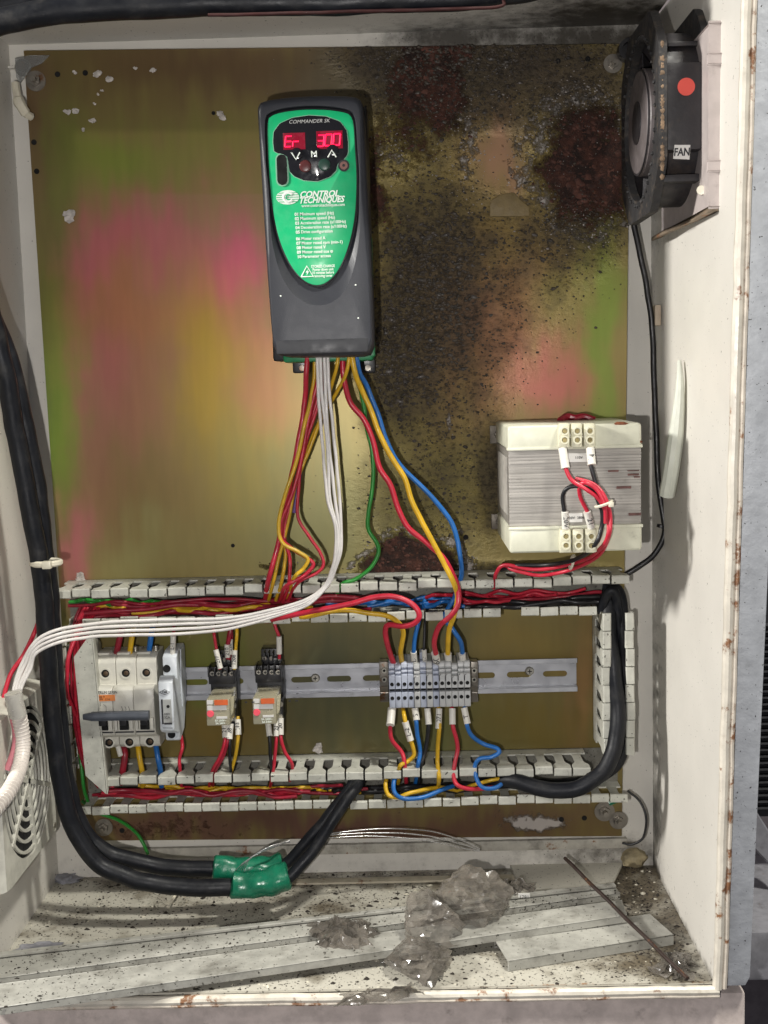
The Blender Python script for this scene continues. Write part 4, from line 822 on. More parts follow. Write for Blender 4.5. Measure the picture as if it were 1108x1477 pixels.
for px, py, s_ in ((833, 660, '110V'), (826, 747, '0  220V  380V')):
    w_ = 26 if px == 833 else 22; a = P(px-w_/2*1.3, py-6, DT); b = P(px+w_/2*1.3, py+6, DT); mb = MB(); mb.box(a.x, b.x, DT-.002, DT+.0003, b.z, a.z, .0001, 1); l_ = mb.build('voltage_label', M_label, tf); text(l_, s_, P(px+2, py, DT+.0005), .0034, M_printdark, ang=0)

# ================================================================== cooling fan on the right wall
fx = P(950, 165, .215).x; fx2 = P(1036, 165, .235).x; fcz = P(930, 178, .13).z; fcd = .132; FR = .078
fn = thing('cooling_fan', V((HW-.01, -fcd, fcz-FR)), 'black crusted axial fan with red dot and FAN sticker on the right wall', 'fan')
def oct_(r, cut, dz=0): return [(-r+cut, -r), (r-cut, -r), (r, -r+cut), (r, r-cut), (r-cut, r), (-r+cut, r), (-r, r-cut), (-r, -r+cut)]
def flange(x, t, name, ro, ri, m):
    n = 64; o = resample(oct_(ro, ro*.42), (0, 0), n); i = [(ri*math.cos(2*math.pi*k/n+.0137), ri*math.sin(2*math.pi*k/n+.0137)) for k in range(n)]
    T = lambda L, xx: [(xx, -(fcd+a), fcz+b) for a, b in L]
    mb = MB(); mb.loops([T(o, x), T(o, x+t), T(i, x+t), T(i, x)], cap0=False, cap1=False); V_ = None
    mb2 = MB(); L = [T(o, x), T(o, x+t), T(i, x+t), T(i, x), T(o, x)]; mb2.loops(L, cap0=False, cap1=False); return mb2.build(name, m, fn)
flange(fx, .007, 'intake_flange', FR+.006, FR-.010, M_fancrust); flange(fx2-.006, .006, 'rear_flange', FR+.006, FR-.010, M_fancrust)
mb = MB(); n = 64; mb.loops([[(x, -(fcd+r*math.cos(2*math.pi*k/n)), fcz+r*math.sin(2*math.pi*k/n)) for k in range(n)] for x, r in ((fx+.004, FR-.009), (fx+.004, FR-.004), (fx2-.003, FR-.004), (fx2-.003, FR-.009))], cap0=False, cap1=False); mb.build('venturi', M_fan, fn)
mb = MB(); mb.box(fx+.006, fx2-.005, fcd+.02, fcd+FR-.003, fcz-.038, fcz+.034, .004, 2); mb.build('terminal_housing', M_fan, fn)
mb = MB(); mb.box(fx+.004, fx2-.004, fcd+.052, fcd+.060, fcz+.050, fcz+.054, .001); mb.build('cross_rib', M_fan, fn); mb = MB(); mb.box(fx+.004, fx2-.004, fcd+.050, fcd+.066, fcz-.062, fcz-.056, .001); mb.build('cross_rib', M_fan, fn)
mb = MB(); r = .0462; c0 = V((fx-.004, -fcd, fcz)); X1 = V((-1, 0, 0))
mb.tube([V((fx+.03, -fcd, fcz)), V((fx+.002, -fcd, fcz)), V((fx-.001, -fcd, fcz)), V((fx-.0015, -fcd, fcz))], [r, r, r*.94, r*.3], 48); hb = mb.build('motor_hub', M_hub, fn)
mb = MB(); mb.ring(V((fx-.0012, -fcd, fcz)), r*.40, r*.02, .0012, (-1, 0, 0)); mb.build('hub_boss', M_fan, hb); mb = MB(); mb.ring(V((fx+.0002, -fcd, fcz)), r*.99, r*.9, .0008, (-1, 0, 0)); mb.build('hub_ring', M_fan, hb)
for k in range(7):
    a0 = 2*math.pi*k/7; pts = []
    for xx, da in ((fx+.006, 0), (fx+.030, .55)):
        for rr in (r, FR-.012): pts.append(V((xx, -(fcd+rr*math.cos(a0+da)), fcz+rr*math.sin(a0+da))))
    mb = MB(); mb.prism([pts[0], pts[1], pts[3], pts[2]], (.001, 0, 0)); mb.build('blade', M_fan, fn)
mb = MB()
for k in range(46):
    a = 2*math.pi*k/46; 
    mb.ball(V((fx-.0005, -(fcd+(FR-.006)*math.cos(a)), fcz+(FR-.006)*math.sin(a))), .0018, 1, .7, 90)
mb.build('grime_crust', M_fancrust, fn)
for i in range(44):
    zz = fcz+random.uniform(-.07, .07)*random.random()**.5; mb = MB(); mb.ball(V((fx+.003, -(fcd+FR+.0055), zz)), random.uniform(.0009, .0022), 2, .6, 70, (1, .5, 1.3)); mb.build('rust_crumb', mat('brown_crust', (.20, .135, .085), .9, var=.5, vscale=220), fn)
fr_d = fcd+FR-.003
mb = MB(); mb.disc(P(990, 125, fr_d), .0072, .0004, 28); mb.build('red_dot', M_reddot, fn)
mb = MB(); a = P(970, 209, fr_d); b = P(993, 230, fr_d); mb.prism([P(973, 209, fr_d), P(996, 209, fr_d), P(994.5, 230, fr_d), P(971, 229, fr_d)], (0, -.0004, 0)); fl_ = mb.build('fan_sticker', M_label, fn); text(fl_, 'FAN', P(983.5, 219.5, fr_d+.0006), .0088, M_printdark, sx=.80, shear=.12, bold=.00025)
mb = MB(); mb.cyl(P(1012, 274, fr_d-.01), P(1012, 274, fr_d+.006), .0042, .0038, 12); mb.build('fixing_bolt', M_tie, fn)
# its tan adaptor frame on the wall
af = thing('fan_adaptor_frame', V((HW, -.14, P(1040, 300, .2).z)), 'tan plastic frame between the black fan and the right wall', 'frame')
z1_, z0_ = P(1045, 33, .236).z, P(1045, 297, .236).z; xw = HW-.0004
mb = MB(); mb.box(fx2+.0006, xw, .06, .236, z0_, z1_, .002); mb.build('frame_body', M_tan, af)
for py in (78, 232):
    za, zb2 = P(1045, py+14, .236).z, P(1045, py, .236).z; mb = MB(); mb.box(fx2+.003, xw-.002, .2355, .2385, za, zb2, .001); mb.build('snap_clip', M_tan, af)
mb = MB(); mb.prism([V((fx2+.0008, -.236, z0_)), V((fx2-.016, -.10, z0_-.003)), V((fx2-.016, -.05, z0_-.003)), V((xw, -.05, z0_)), V((xw, -.236, z0_))], (0, 0, -.004), .001); mb.build('lower_skirt', mat('brown_stained_tan', (.22, .17, .12), .7, dirt=.6, rust=.3), af)

# ================================================================== filter grille on the left wall
gx = -HW+.024; ge = PX(77, 1105, gx); hz = .078; gc = V((gx, ge.y-hz, PX(66, 1100, gx).z)); GR = .070
gr = thing('filter_grille', V((-HW, gc.y, gc.z-.1)), 'beige round ringed filter grille on the lower left wall', 'grille')
mb = MB(); n = 64; T = lambda L, xx: [(xx, gc.y-a, gc.z+b) for a, b in L]
sq = resample([(-hz, -hz), (hz, -hz), (hz, hz), (-hz, hz)], (0, 0), n); ci = [(GR*math.cos(2*math.pi*k/n+.0137), GR*math.sin(2*math.pi*k/n+.0137)) for k in range(n)]
big = [(a*1.0, b*1.0) for a, b in sq]
mb.loops([T([(a*1.04, b*1.04) for a, b in sq], -HW+.0005), T(big, gx-.003), T([(a*.985, b*.985) for a, b in sq], gx), T(ci, gx), T(ci, gx-.004)], cap0=True, cap1=False); mb.build('square_frame', M_grille, gr, 30)
mb = MB(); mb.disc(V((gx-.0042, gc.y, gc.z)), GR, .0008, 48, (1, 0, 0)); mb.build('filter_mat', M_filter, gr)
for k in range(7):
    rr = GR*(k+.6)/7.1; mb = MB(); mb.ring(V((gx-.0022, gc.y, gc.z)), rr+.0014, rr-.0014, .0022, (1, 0, 0), 56); mb.build('grille_ring', M_grille, gr)
for k in range(3):
    a = R(38+60*k); d_ = V((0, math.cos(a), math.sin(a))); mb = MB(); s_ = V((0, -d_.z, d_.y))*.0022; c = V((gx-.0026, gc.y, gc.z))
    mb.prism([c+d_*GR+s_, c-d_*GR+s_, c-d_*GR-s_, c+d_*GR-s_], (.0034, 0, 0)); mb.build('spoke', M_grille, gr)
for sy, sz in ((1, 1), (1, -1)):
    mb = MB(); mb.disc(V((gx, gc.y+sy*(hz-.008), gc.z+sz*(hz-.008))), .003, .0008, 14, (1, 0, 0)); mb.build('corner_screw', M_screw, gr)

# ================================================================== wires
def pts3(pts, d0=None):
    return [P(*q) if len(q) == 3 else P(q[0], q[1], d0) for q in pts]
def wire(name, label, m, pts, r=.0019, d=.075, sleeves=(), group=None, n=9, wob=.0006, cat='wire'):
    """pts: (photo x, photo y[, depth]); sleeves: (point, point, marking)."""
    p = catmull(pts3(pts, d), 9); sd = random.uniform(0, 50)
    p = [q+V((noise.noise(q*45+V((sd, 0, 0))), noise.noise(q*45+V((0, sd, 0))), noise.noise(q*45+V((0, 0, sd)))))*wob for q in p]
    o = tag(MB().tube(p, r, n).build(name, m, None, 60), label, cat, group)
    for sv in sleeves:
        a, b = P(*sv[0]), P(*sv[1]); t = (b-a).normalized(); rs = sv[3] if len(sv) > 3 else r*1.45; k = 8
        q = [a.lerp(b, i/k) for i in range(k+1)]
        so = MB().tube(q, [rs*1.04]+[rs]*(k-1)+[rs*1.04], 12).build('marker_sleeve', M_sleeve, o, 60)
        if sv[2]:
            ang = math.atan2(t.z, t.x); mid = (a+b)/2+V((0, -rs*1.01, 0))
            text(so, sv[2], mid, rs*2.0, M_printdark, ang=ang+math.pi, ext=.0002)
    return o
DT_ = .098
# --- from the drive down to the upper duct
wire('red_wire', 'thick red wire leaving the drive farthest left', M_red, [(443, 505, DT_), (442, 540, DT_), (440, 575), (432, 630), (420, 690), (408, 740), (400, 790), (388, 835), (383, 862, .06)], .0025, .09)
wire('red_wire', 'red wire from the drive curling sharply right above the duct', M_red, [(463, 505, .092), (459, 545, .094), (448, 590), (437, 650), (424, 705), (406, 752), (405, 775), (422, 792), (445, 806), (452, 815), (440, 829), (412, 846), (404, 866, .06)], .0019, .094)
wire('yellow_wire', 'yellow wire from the drive making an S bend above the duct', M_yel, [(455, 505, .092), (452, 555, .092), (440, 610), (426, 670), (411, 715), (402, 755), (408, 783), (430, 796), (444, 806), (438, 820), (424, 834), (414, 862, .06)], .0019, .097)
wire('red_wire', 'thin red wire bulging right beside the white wires', M_red, [(476, 505, .092), (470, 545, .09), (455, 595), (438, 650), (431, 700), (430, 745), (445, 772), (462, 797), (467, 813), (458, 826), (430, 840), (415, 866, .06)], .0016, .09)
wire('red_wire', 'red wire braided in the left bundle under the drive', M_red, [(470, 505, .085), (462, 560), (446, 620), (434, 670), (420, 722), (410, 770), (418, 805), (416, 845), (408, 868, .06)], .0018, .084)
wire('yellow_wire', 'yellow wire crossing behind the white wires to the left bundle', M_yel, [(490, 505, .10), (484, 535, .098), (472, 575, .086), (455, 625, .082), (437, 670), (425, 705), (416, 750), (404, 800), (394, 840), (388, 866, .06)], .0018, .084)
wire('yellow_wire', 'yellow wire leaving beside the blue one and crossing left', M_yel, [(505, 505, .104), (500, 535, .102), (488, 562, .09), (465, 600, .076), (445, 645, .076), (430, 690), (418, 720), (409, 770), (412, 800), (405, 842), (398, 866, .06)], .0018, .080)
wire('purple_wire', 'short purple wire half hidden behind the white wires', M_purple, [(474, 520, .08), (464, 570, .076), (452, 600, .074), (444, 630, .074), (434, 680, .07), (424, 740, .07)], .0018, .08)
for k in range(4):
    o_ = k*5.2
    wire('white_wire', ['leftmost', 'second', 'third', 'rightmost'][k]+' of the four white wires hanging from the drive', M_wht,
         [(457+o_, 505, .104), (459+o_, 560, .104), (465+o_*1.0+(0, 2, -1, 2)[k], 640, .102), (473+o_*.95+(0, -2, 1, 2)[k], 720, .1), (484+o_*.5, 760, .1), (484+o_*.5, 795, .1), (479+o_*.35, 820, .098), (468+o_*.3, 845, .096), (440+o_*.2, 866+o_*.4, .1), (390, 880+o_*.7, .104), (330, 891+o_*1.0, .107), (260, 893+o_*1.35, .11), (180, 896+o_*1.3, .125), (130, 900+o_*1.2, .15), (85, 908+o_*1.2, .172), (52, 925+o_*1.1, .178), (30+o_*.9, 960+o_*.3, .178), (20+o_*.7, 992, .182), (19+o_*.6, 1012, .186)], .0016, .1, group='white wires from the drive')
wire('red_wire', 'thick red wire from drive to terminals, left of the yellow one', M_red, [(495, 505, .095), (496, 545, .095), (505, 580), (524, 603), (537, 632), (547, 672), (563, 700), (575, 735), (590, 762), (618, 785), (638, 803), (653, 828), (661, 850, .09), (661, 872, .092), (650, 888, .09), (634, 903, .082), (627, 925, .075), (629, 945, .066), (630, 957, .056)], .0027, .092, [((627.5, 942, .0665), (631, 957, .058), '607')])
wire('yellow_wire', 'thick yellow wire from drive to terminals with a dark nick', M_yel, [(506, 505, .104), (513, 540, .102), (524, 566), (538, 600), (552, 636), (568, 664), (584, 690), (594, 722), (605, 745), (622, 778), (641, 812), (655, 842), (660, 862, .082), (655, 888, .078), (648, 910, .072), (646, 935, .066), (647, 958, .052)], .0026, .094, [((646, 943, .062), (647.5, 959, .054), '')])
wire('blue_wire', 'thick blue wire sweeping farthest right from drive to duct', M_blue, [(512, 505, .1), (518, 535, .096), (529, 556), (544, 595), (556, 632), (572, 664), (596, 690), (622, 716), (648, 748), (659, 778), (665, 812), (665, 832, .075), (655, 862, .06), (641, 890, .066), (652, 905, .07), (664, 925, .07), (667, 940, .062), (668, 958, .052)], .0024, .086, [((666.5, 943, .062), (668.5, 959, .054), '')])
wire('green_wire', 'single green earth wire hanging under the drive', M_grn, [(508, 512, .075), (516, 545, .072), (523, 575), (530, 620), (538, 660), (537, 705), (531, 740), (532, 764), (544, 784), (545, 800), (534, 820), (512, 836), (494, 842), (484, 862, .05)], .0020, .068)
mb = MB(); q = catmull(pts3([(519, 562, .0705), (524, 582, .0705)]), 6)
# --- loops from the upper duct to the terminals
wire('red_wire', 'thick red wire looping out of the upper duct above the terminals', M_red, [(360, 888, .04), (383, 895, .06), (400, 892, .078), (440, 884, .084), (500, 872, .088), (545, 861, .09), (575, 862, .092), (596, 873, .094), (605, 887, .095), (599, 898, .092), (582, 903, .085), (562, 901, .08), (556, 908, .077), (559, 930, .072), (566, 952, .062), (568, 962, .05)], .0028, .09)
wire('yellow_wire', 'thick yellow wire under the looping red one entering the terminals', M_yel, [(395, 890, .05), (440, 890, .076), (490, 880, .08), (530, 884, .082), (560, 889, .082), (576, 899, .08), (582, 912, .077), (580, 928, .074), (578, 942, .068), (580, 958, .052)], .0025, .08)
wire('blue_wire', 'blue wire dropping to the third pair of terminals', M_blue, [(615, 862, .04), (608, 880, .055), (603, 900, .066), (598, 925, .066), (597, 945, .062), (598, 958, .05)], .0022, .06, [((596.5, 940, .0635), (598, 957, .056), 'L-3')])
wire('black_wire', 'black wire beside the blue one above the terminals', M_blk, [(618, 872, .04), (614, 890, .052), (613, 915, .058), (612, 940, .06), (613, 958, .05)], .0015, .05, [((612, 938, .062), (613.5, 958, .056), 'L-N', .0024)])
# --- out of the terminals into the lower duct
def low(col, m, label, pts, sl, **k): return wire(col+'_wire', label, m, pts, k.pop('r', .0022), .066, sl, **k)
low('red', M_red, 'red wire below the leftmost terminal', [(565, 1018, .05), (564, 1035), (563, 1052), (566, 1068), (580, 1086), (584, 1105, .07), (586, 1130, .05)], [((565.5, 1022, .058), (563, 1046, .070), '', .0042)])
low('yellow', M_yel, 'yellow wire with a slanting white sleeve below the terminals', [(581, 1018, .05), (583, 1034), (588, 1055), (596, 1078), (597, 1090), (588, 1099), (577, 1106, .074), (574, 1130, .05)], [((584.5, 1041, .0665), (592.5, 1068, .0675), 'L-2', .0034)])
low('blue', M_blue, 'blue wire straight down under the fifth terminal', [(598, 1018, .05), (600, 1036), (602, 1060), (606, 1085), (603, 1105, .07), (600, 1130, .05)], [((598.5, 1022, .061), (601, 1039, .066), 'S', .0034)])
low('black', M_blk, 'black wire under the seventh terminal', [(616, 1018, .05), (618, 1040), (617, 1062), (612, 1088), (607, 1105, .068), (604, 1130, .05)], [((616.5, 1022, .061), (618.5, 1045, .066), '', .0032)])
low('yellow', M_yel, 'yellow wire dropping straight with a marked sleeve under the terminals', [(633, 1018, .05), (634, 1045), (632, 1075), (631, 1100), (633, 1122, .076), (632, 1140, .05)], [((633.5, 1022, .061), (632.5, 1051, .066), '1071', .0032)])
low('red', M_red, 'red wire under the eleventh terminal with a blank sleeve', [(652, 1018, .05), (653, 1045), (659, 1068), (660, 1082), (656, 1104, .07), (655, 1124, .076), (664, 1135, .078), (690, 1138, .072), (730, 1134, .06), (770, 1138, .04)], [((652.5, 1022, .061), (652.8, 1045, .066), '', .0033)])
low('blue', M_blue, 'blue wire swinging far right under the last terminal', [(670, 1018, .05), (673, 1042), (680, 1060), (697, 1072), (717, 1079, .07), (720, 1086, .072), (708, 1092, .072), (692, 1095, .072), (685, 1106, .072), (688, 1124, .076), (697, 1136, .078), (715, 1136, .076), (735, 1124, .066), (760, 1128, .05)], [((669.5, 1021, .061), (674.5, 1044, .066), 'T', .0033)])
# --- breaker, fuse holder and relays
wire('red_wire', 'thick red wire into the left pole of the breaker', M_darkred, [(181, 890, .05), (175, 912), (171, 930), (167, 950, .048)], .0032, .055)
wire('yellow_wire', 'thick yellow wire into the middle pole of the breaker', M_yel, [(195, 890, .05), (192, 912), (189, 932), (187, 952, .048)], .0028, .055)
wire('blue_wire', 'thick blue wire into the right pole of the breaker', M_blue, [(223, 890, .05), (219, 912), (216, 932), (214, 952, .048)], .0028, .055)
wire('red_wire', 'red wire with a marked sleeve into the fuse holder', M_red, [(251, 895, .05), (250, 915), (249, 935), (248, 950, .05)], .0017, .06, [((250, 917, .0615), (249, 945, .0615), 'L-1', .0028)])
wire('red_wire', 'thick dark red wire under the left pole of the breaker', M_darkred, [(177, 1070, .05), (180, 1088), (178, 1108), (175, 1130, .05)], .0034, .058, [((170, 1076, .066), (174, 1090, .066), '', .0026)])
wire('yellow_wire', 'yellow wire under the middle pole of the breaker', M_yel, [(198, 1070, .05), (201, 1090), (205, 1112), (206, 1135, .05)], .0028, .058)
wire('blue_wire', 'blue wire under the right pole of the breaker', M_blue, [(224, 1070, .05), (227, 1090), (231, 1110), (233, 1135, .05)], .0028, .058)
wire('red_wire', 'thin red wire leaving the bottom of the fuse holder', M_red, [(261, 1062, .05), (263, 1078), (259, 1095), (260, 1112), (262, 1135, .05)], .0018, .06)
wire('red_wire', 'red wire into the front left screw of the first relay socket', M_red, [(306, 893, .05), (309, 915), (312, 934), (317, 965, .062)], .0016, .06, [((311.5, 937, .062), (318, 964, .064), '217', .0027)])
wire('red_wire', 'thick red wire into the rear screws of the first relay socket', M_darkred, [(335, 893, .045), (332, 912), (329, 930), (329, 951, .05)], .0026, .05, [((327.5, 930, .052), (328.5, 948, .052), '210', .0028)])
wire('red_wire', 'red wire beside the thick one at the first relay socket', M_darkred, [(329, 893, .04), (334, 912), (333, 935), (331, 952, .05)], .0018, .046, [((332.5, 922, .048), (332.5, 944, .049), '228', .0025)])
wire('yellow_wire', 'yellow wire into the front right screw of the first relay socket', M_yel, [(341, 893, .05), (342, 912), (341, 930), (338, 966, .062)], .0017, .06, [((338.5, 938, .063), (338, 964, .064), '1208', .0027)])
wire('red_wire', 'red wire into the rear of the second relay socket', M_red, [(394, 890, .05), (398, 905), (403, 920), (403, 950, .05)], .0017, .052, [((402.5, 918, .054), (403, 943, .053), '', .0028)])
for k, (lab, a, b, c, col, m, tx_) in enumerate((
    ('red wire curving left under the first relay', (324, 1040), (325, 1066), (306, 1112), 'red', M_red, '121'),
    ('second red wire close behind it under the first relay', (328, 1040), (329, 1066), (311, 1112), 'red', M_darkred, ''),
    ('black wire under the first relay', (333, 1040), (331, 1068), (333, 1114), 'black', M_blk, '228'),
    ('yellow wire curving left under the first relay', (343, 1034), (344, 1062), (334, 1112), 'yellow', M_yel, '1213'),
    ('black wire under the second relay with a plain sleeve', (387, 1040), (389, 1064), (392, 1112), 'black', M_blk, ''),
    ('red wire dropping straight under the second relay', (399, 1036), (399, 1064), (393, 1116), 'red', M_red, '121'),
    ('red wire bending right under the second relay', (405, 1032), (405, 1062), (422, 1104), 'red', M_red, '220'))):
    mid = ((b[0]*.62+c[0]*.38), (b[1]*.45+c[1]*.55))
    wire(col+'_wire', lab, m, [(a[0], a[1], .058), (b[0], b[1], .07), (mid[0], mid[1], .07), (c[0], c[1], .066), (c[0]-4, c[1]+22, .045)], .0018, .07, [((a[0], a[1]+4, .0645), (b[0], b[1]-2, .070), tx_, .0030)])

# --- inside the ducts: bundles of wires nobody can tell apart one by one
def lay(xa, xb, ya, yb, m, r, d, lab, grp, col, arc=0):
    n = 9; pts = []
    for k in range(n+1):
        t = k/n; x = xa+(xb-xa)*t; base = -.028*(x-500)
        pts.append((x, ya+(yb-ya)*t+base+random.uniform(-4, 4)+arc*math.sin(t*math.pi), d+random.uniform(-.006, .006)))
    wire(col+'_wire', lab, m, pts, r, d, group=grp)
for k in range(11):
    d = random.uniform(.022, .062); xa = random.uniform(95, 180); xb = random.uniform(330, 640)
    lay(xa, xb, random.uniform(856, 882), random.uniform(858, 884), random.choice((M_red, M_darkred, M_darkred)), random.choice((.0017, .0019, .0023)), d, 'red wire lying in the left stretch of the upper duct', 'red wires in the upper duct', 'red')
for k in range(8):
    lay(random.uniform(600, 700), random.uniform(740, 900), random.uniform(862, 876), random.uniform(862, 876), random.choice((M_darkred, M_red)), .0018, random.uniform(.02, .05), 'red wire lying in the right stretch of the upper duct', 'red wires in the upper duct', 'red')
for k in range(3): lay(130+k*30, 330+k*60, 866+k*3, 872, M_yel, .0021, .045+k*.006, 'yellow wire lying among the red ones in the upper duct', 'yellow wires in the upper duct', 'yellow')
for k in range(3): lay(470+k*30, 650+k*10, 872, 868+k*4, M_blue, .0022, .035+k*.008, 'blue wire lying in the middle of the upper duct', 'blue wires in the upper duct', 'blue')
for k in range(5): lay(520+k*40, 880, 872+k*2, 868+k*2, M_blk, .0028, .018+k*.008, 'black wire lying low in the upper duct', 'black wires in the upper duct', 'black')
for k in range(3): lay(100+k*8, 190+k*30, 856, 862, M_grn, .0018, .05, 'green wire end at the left of the upper duct', 'green wires in the upper duct', 'green')
for k in range(9):
    xa = random.uniform(130, 190); xb = random.uniform(300, 560)
    lay(xa, xb, random.uniform(1126, 1140), random.uniform(1132, 1146), random.choice((M_red, M_red, M_darkred)), random.choice((.0017, .0020, .0023)), random.uniform(.03, .066), 'red wire lying in the left stretch of the lower duct', 'red wires in the lower duct', 'red')
for k in range(3): lay(200+k*40, 420+k*50, 1128+k*3, 1140, M_yel, .0020, .05, 'yellow wire lying in the lower duct', 'yellow wires in the lower duct', 'yellow')
for k in range(5): lay(360+k*30, 640+k*20, 1138, 1142, M_blk, .0028, .03+k*.006, 'black wire lying low in the lower duct', 'black wires in the lower duct', 'black')
wire('yellow_wire', 'yellow wire looping under the lower duct lip below the terminals', M_yel, [(562, 1112, .06), (556, 1130, .072), (560, 1146, .078), (575, 1150, .078), (595, 1143, .076), (635, 1136, .06), (660, 1140, .05)], .0022, .07)
wire('blue_wire', 'blue wire looping under the lower duct lip below the terminals', M_blue, [(576, 1112, .06), (568, 1128, .074), (570, 1144, .08), (584, 1152, .08), (610, 1150, .078), (640, 1138, .066), (660, 1132, .05)], .0023, .07)
wire('yellow_wire', 'yellow wire running right inside the lower duct to the cable', M_yel, [(660, 1140, .05), (685, 1132, .066), (715, 1124, .07), (745, 1122, .06), (770, 1128, .04)], .0020, .07)
for k in range(6):
    x = 108+k*4; wire('red_wire', 'red wire running down inside the left upright duct', random.choice((M_red, M_darkred)), [(118+k*5, 872+k, .05), (x-2, 905, .058+.002*k), (x-6+k*2, 960, .06), (x-2+k, 1030, .055), (x+12, 1100, .05), (x+35, 1136, .05)], .0018, .055, group='red wires in the left upright duct')
wire('red_wire', 'bright red wire hooking over the rim of the left upright duct', M_red, [(130, 895, .06), (112, 915, .078), (100, 945, .084), (97, 975, .084), (97, 998, .078), (108, 1030, .06)], .0022, .08)
wire('green_wire', 'green wire behind the folded cover at the left', M_grn, [(112, 905, .04), (108, 960, .045), (112, 1050, .04), (120, 1130, .05), (128, 1160, .04)], .0018, .05)
for k, pts in enumerate(([(4, 1010, .15), (16, 972, .14), (34, 945, .135), (50, 912, .12), (56, 895, .11)], [(24, 985, .145), (38, 955, .135), (56, 935, .125), (68, 920, .11)])):
    wire('red_wire', 'red wire joining the white bundle at the left wall, '+('outer one' if k == 0 else 'inner one'), M_red, pts, .0022, .1)
# --- transformer leads
TD = DT+.02
wire('red_wire', 'red lead from the left pole of the upper transformer strip', M_red, [(812, 646, DT+.008), (814, 668, TD-.004), (824, 692, TD), (846, 706, TD+.004), (866, 722, TD+.004), (877, 750, TD+.002), (874, 780, TD), (852, 803, .14), (818, 815, .11), (770, 822, .095), (730, 815, .085), (716, 826, .078), (712, 848, .06)], .0019, .09, [((811.5, 647, DT+.010), (816, 676, TD-.003), '', .0038)])
wire('black_wire', 'black lead from the right pole of the upper transformer strip', M_blk, [(852, 646, DT+.008), (853, 672, TD-.004), (860, 700, TD-.003), (868, 730, TD-.002), (868, 760, TD-.004), (858, 786, TD-.006), (832, 806, .135), (790, 815, .1), (745, 816, .088), (722, 822, .076)], .0021, .09, [((851.5, 647, DT+.010), (854, 671, TD-.003), 'N', .0038)])
wire('black_wire', 'short black lead curling from the lower transformer strip', M_blk, [(815, 765, DT+.008), (814, 738, TD-.008), (812, 715, TD-.006), (820, 704, TD-.003), (838, 702, TD), (856, 710, TD+.001), (868, 735, TD)], .0019, .09, [((816, 762, DT+.010), (815, 738, TD-.007), '220V', .0032)])
wire('red_wire', 'red lead from the right pole of the lower transformer strip', M_red, [(854, 765, DT+.008), (847, 738, TD-.006), (838, 718, TD-.004), (836, 702, TD), (845, 697, TD+.004), (862, 708, TD+.005), (872, 728, TD+.006), (874, 755, TD+.004)], .0019, .09, [((853, 761, DT+.010), (847, 738, TD-.005), '121', .0034)])
wire('red_wire', 'red lead bundled outermost right of the transformer', M_red, [(830, 690, TD-.004), (856, 698, TD), (872, 716, TD+.006), (880, 745, TD+.004), (878, 775, TD+.002), (862, 803, .145), (822, 822, .11), (780, 830, .098), (745, 824, .088), (728, 816, .08)], .0018, .09)
for k, (px, py, rr, d) in enumerate(((871, 727, 8.5, TD+.004), (825, 811, 7.5, .118))):
    c = P(px, py, d); mb = MB(); pts = [c+V((rr/1600*math.cos(a)*1.35, -.006*math.sin(a), rr/1600*.45*math.cos(a)+.0*math.sin(a))) for a in [2*math.pi*i/20 for i in range(21)]]
    if k: pts = [c+V((.0018*math.cos(a), -.007*math.sin(a), .0062*math.cos(a))) for a in [2*math.pi*i/20 for i in range(21)]]
    mb.tube(pts, .0014, 6); mb.box(c.x+.003*(1-k), c.x+.0075-.004*k, -c.y+.004, -c.y+.009, c.z-.002+.004*k, c.z+.0025+.004*k, .0008); tag(mb.build('cable_tie', M_tie), 'ivory cable tie round the transformer leads, '+('beside the core' if k == 0 else 'below the lower shell'), 'cable tie')

# ================================================================== heavy black cables
def cable(label, pts, r, d=.1, m=None, name='black_cable', n=18): return wire(name, label, m or M_cable, pts, r, d, n=n, wob=.0015, cat='cable')
cable('heavy black cable along the top inside the cabinet', [(-60, 62, .232), (-20, 40, .232), (30, 26, .232), (100, 15, .232), (200, 9, .232), (340, 4, .232), (500, 2, .232), (640, -3, .232), (700, -8, .232), (760, -16, .232), (830, -40, .232)], .0105)
cable('second black cable running along the top above the first', [(-60, 40, .220), (30, 8, .220), (120, -4, .220), (300, -10, .220), (600, -12, .220), (760, -30, .220)], .0095)
wire('red_strip', 'thin red strip under the black cable at the top', mat('dull_red_strip', (.035, .004, .003), .8), [(300, 22, .238), (480, 17, .238), (640, 13, .238), (720, 9, .238), (725, -4, .238)], .0014, .238, cat='wire')
cable('thick black cable down the left wall, in front', [(-60, 300, .20), (-22, 420, .19), (6, 532, .18), (21, 616, .17), (37, 700, .162), (53, 784, .155), (63, 860, .148), (68, 940, .144), (72, 1008, .14), (80, 1079, .138), (94, 1160, .136), (112, 1205, .134), (143, 1245, .133), (185, 1265, .132), (217, 1274, .131), (270, 1280, .128), (334, 1281, .126), (380, 1277, .124)], .0084)
cable('thick black cable down the left wall, behind', [(-40, 400, .17), (4, 490, .165), (36, 610, .152), (54, 700, .142), (64, 784, .135), (73, 860, .126), (78, 940, .12), (83, 1010, .116), (90, 1080, .113), (104, 1160, .11), (126, 1205, .108), (150, 1226, .107), (176, 1238, .106), (243, 1251, .105), (308, 1254, .104), (380, 1252, .102)], .0080)
cable('black cable rising from the rear tape joint to the lower duct', [(390, 1252, .102), (412, 1246, .10), (436, 1222, .098), (455, 1200, .096), (482, 1168, .09), (502, 1142, .08), (514, 1120, .06)], .0056)
cable('black cable rising from the front tape joint to the lower duct', [(392, 1276, .122), (418, 1264, .12), (442, 1238, .112), (462, 1210, .105), (488, 1172, .098), (508, 1144, .088), (522, 1120, .06)], .0058)
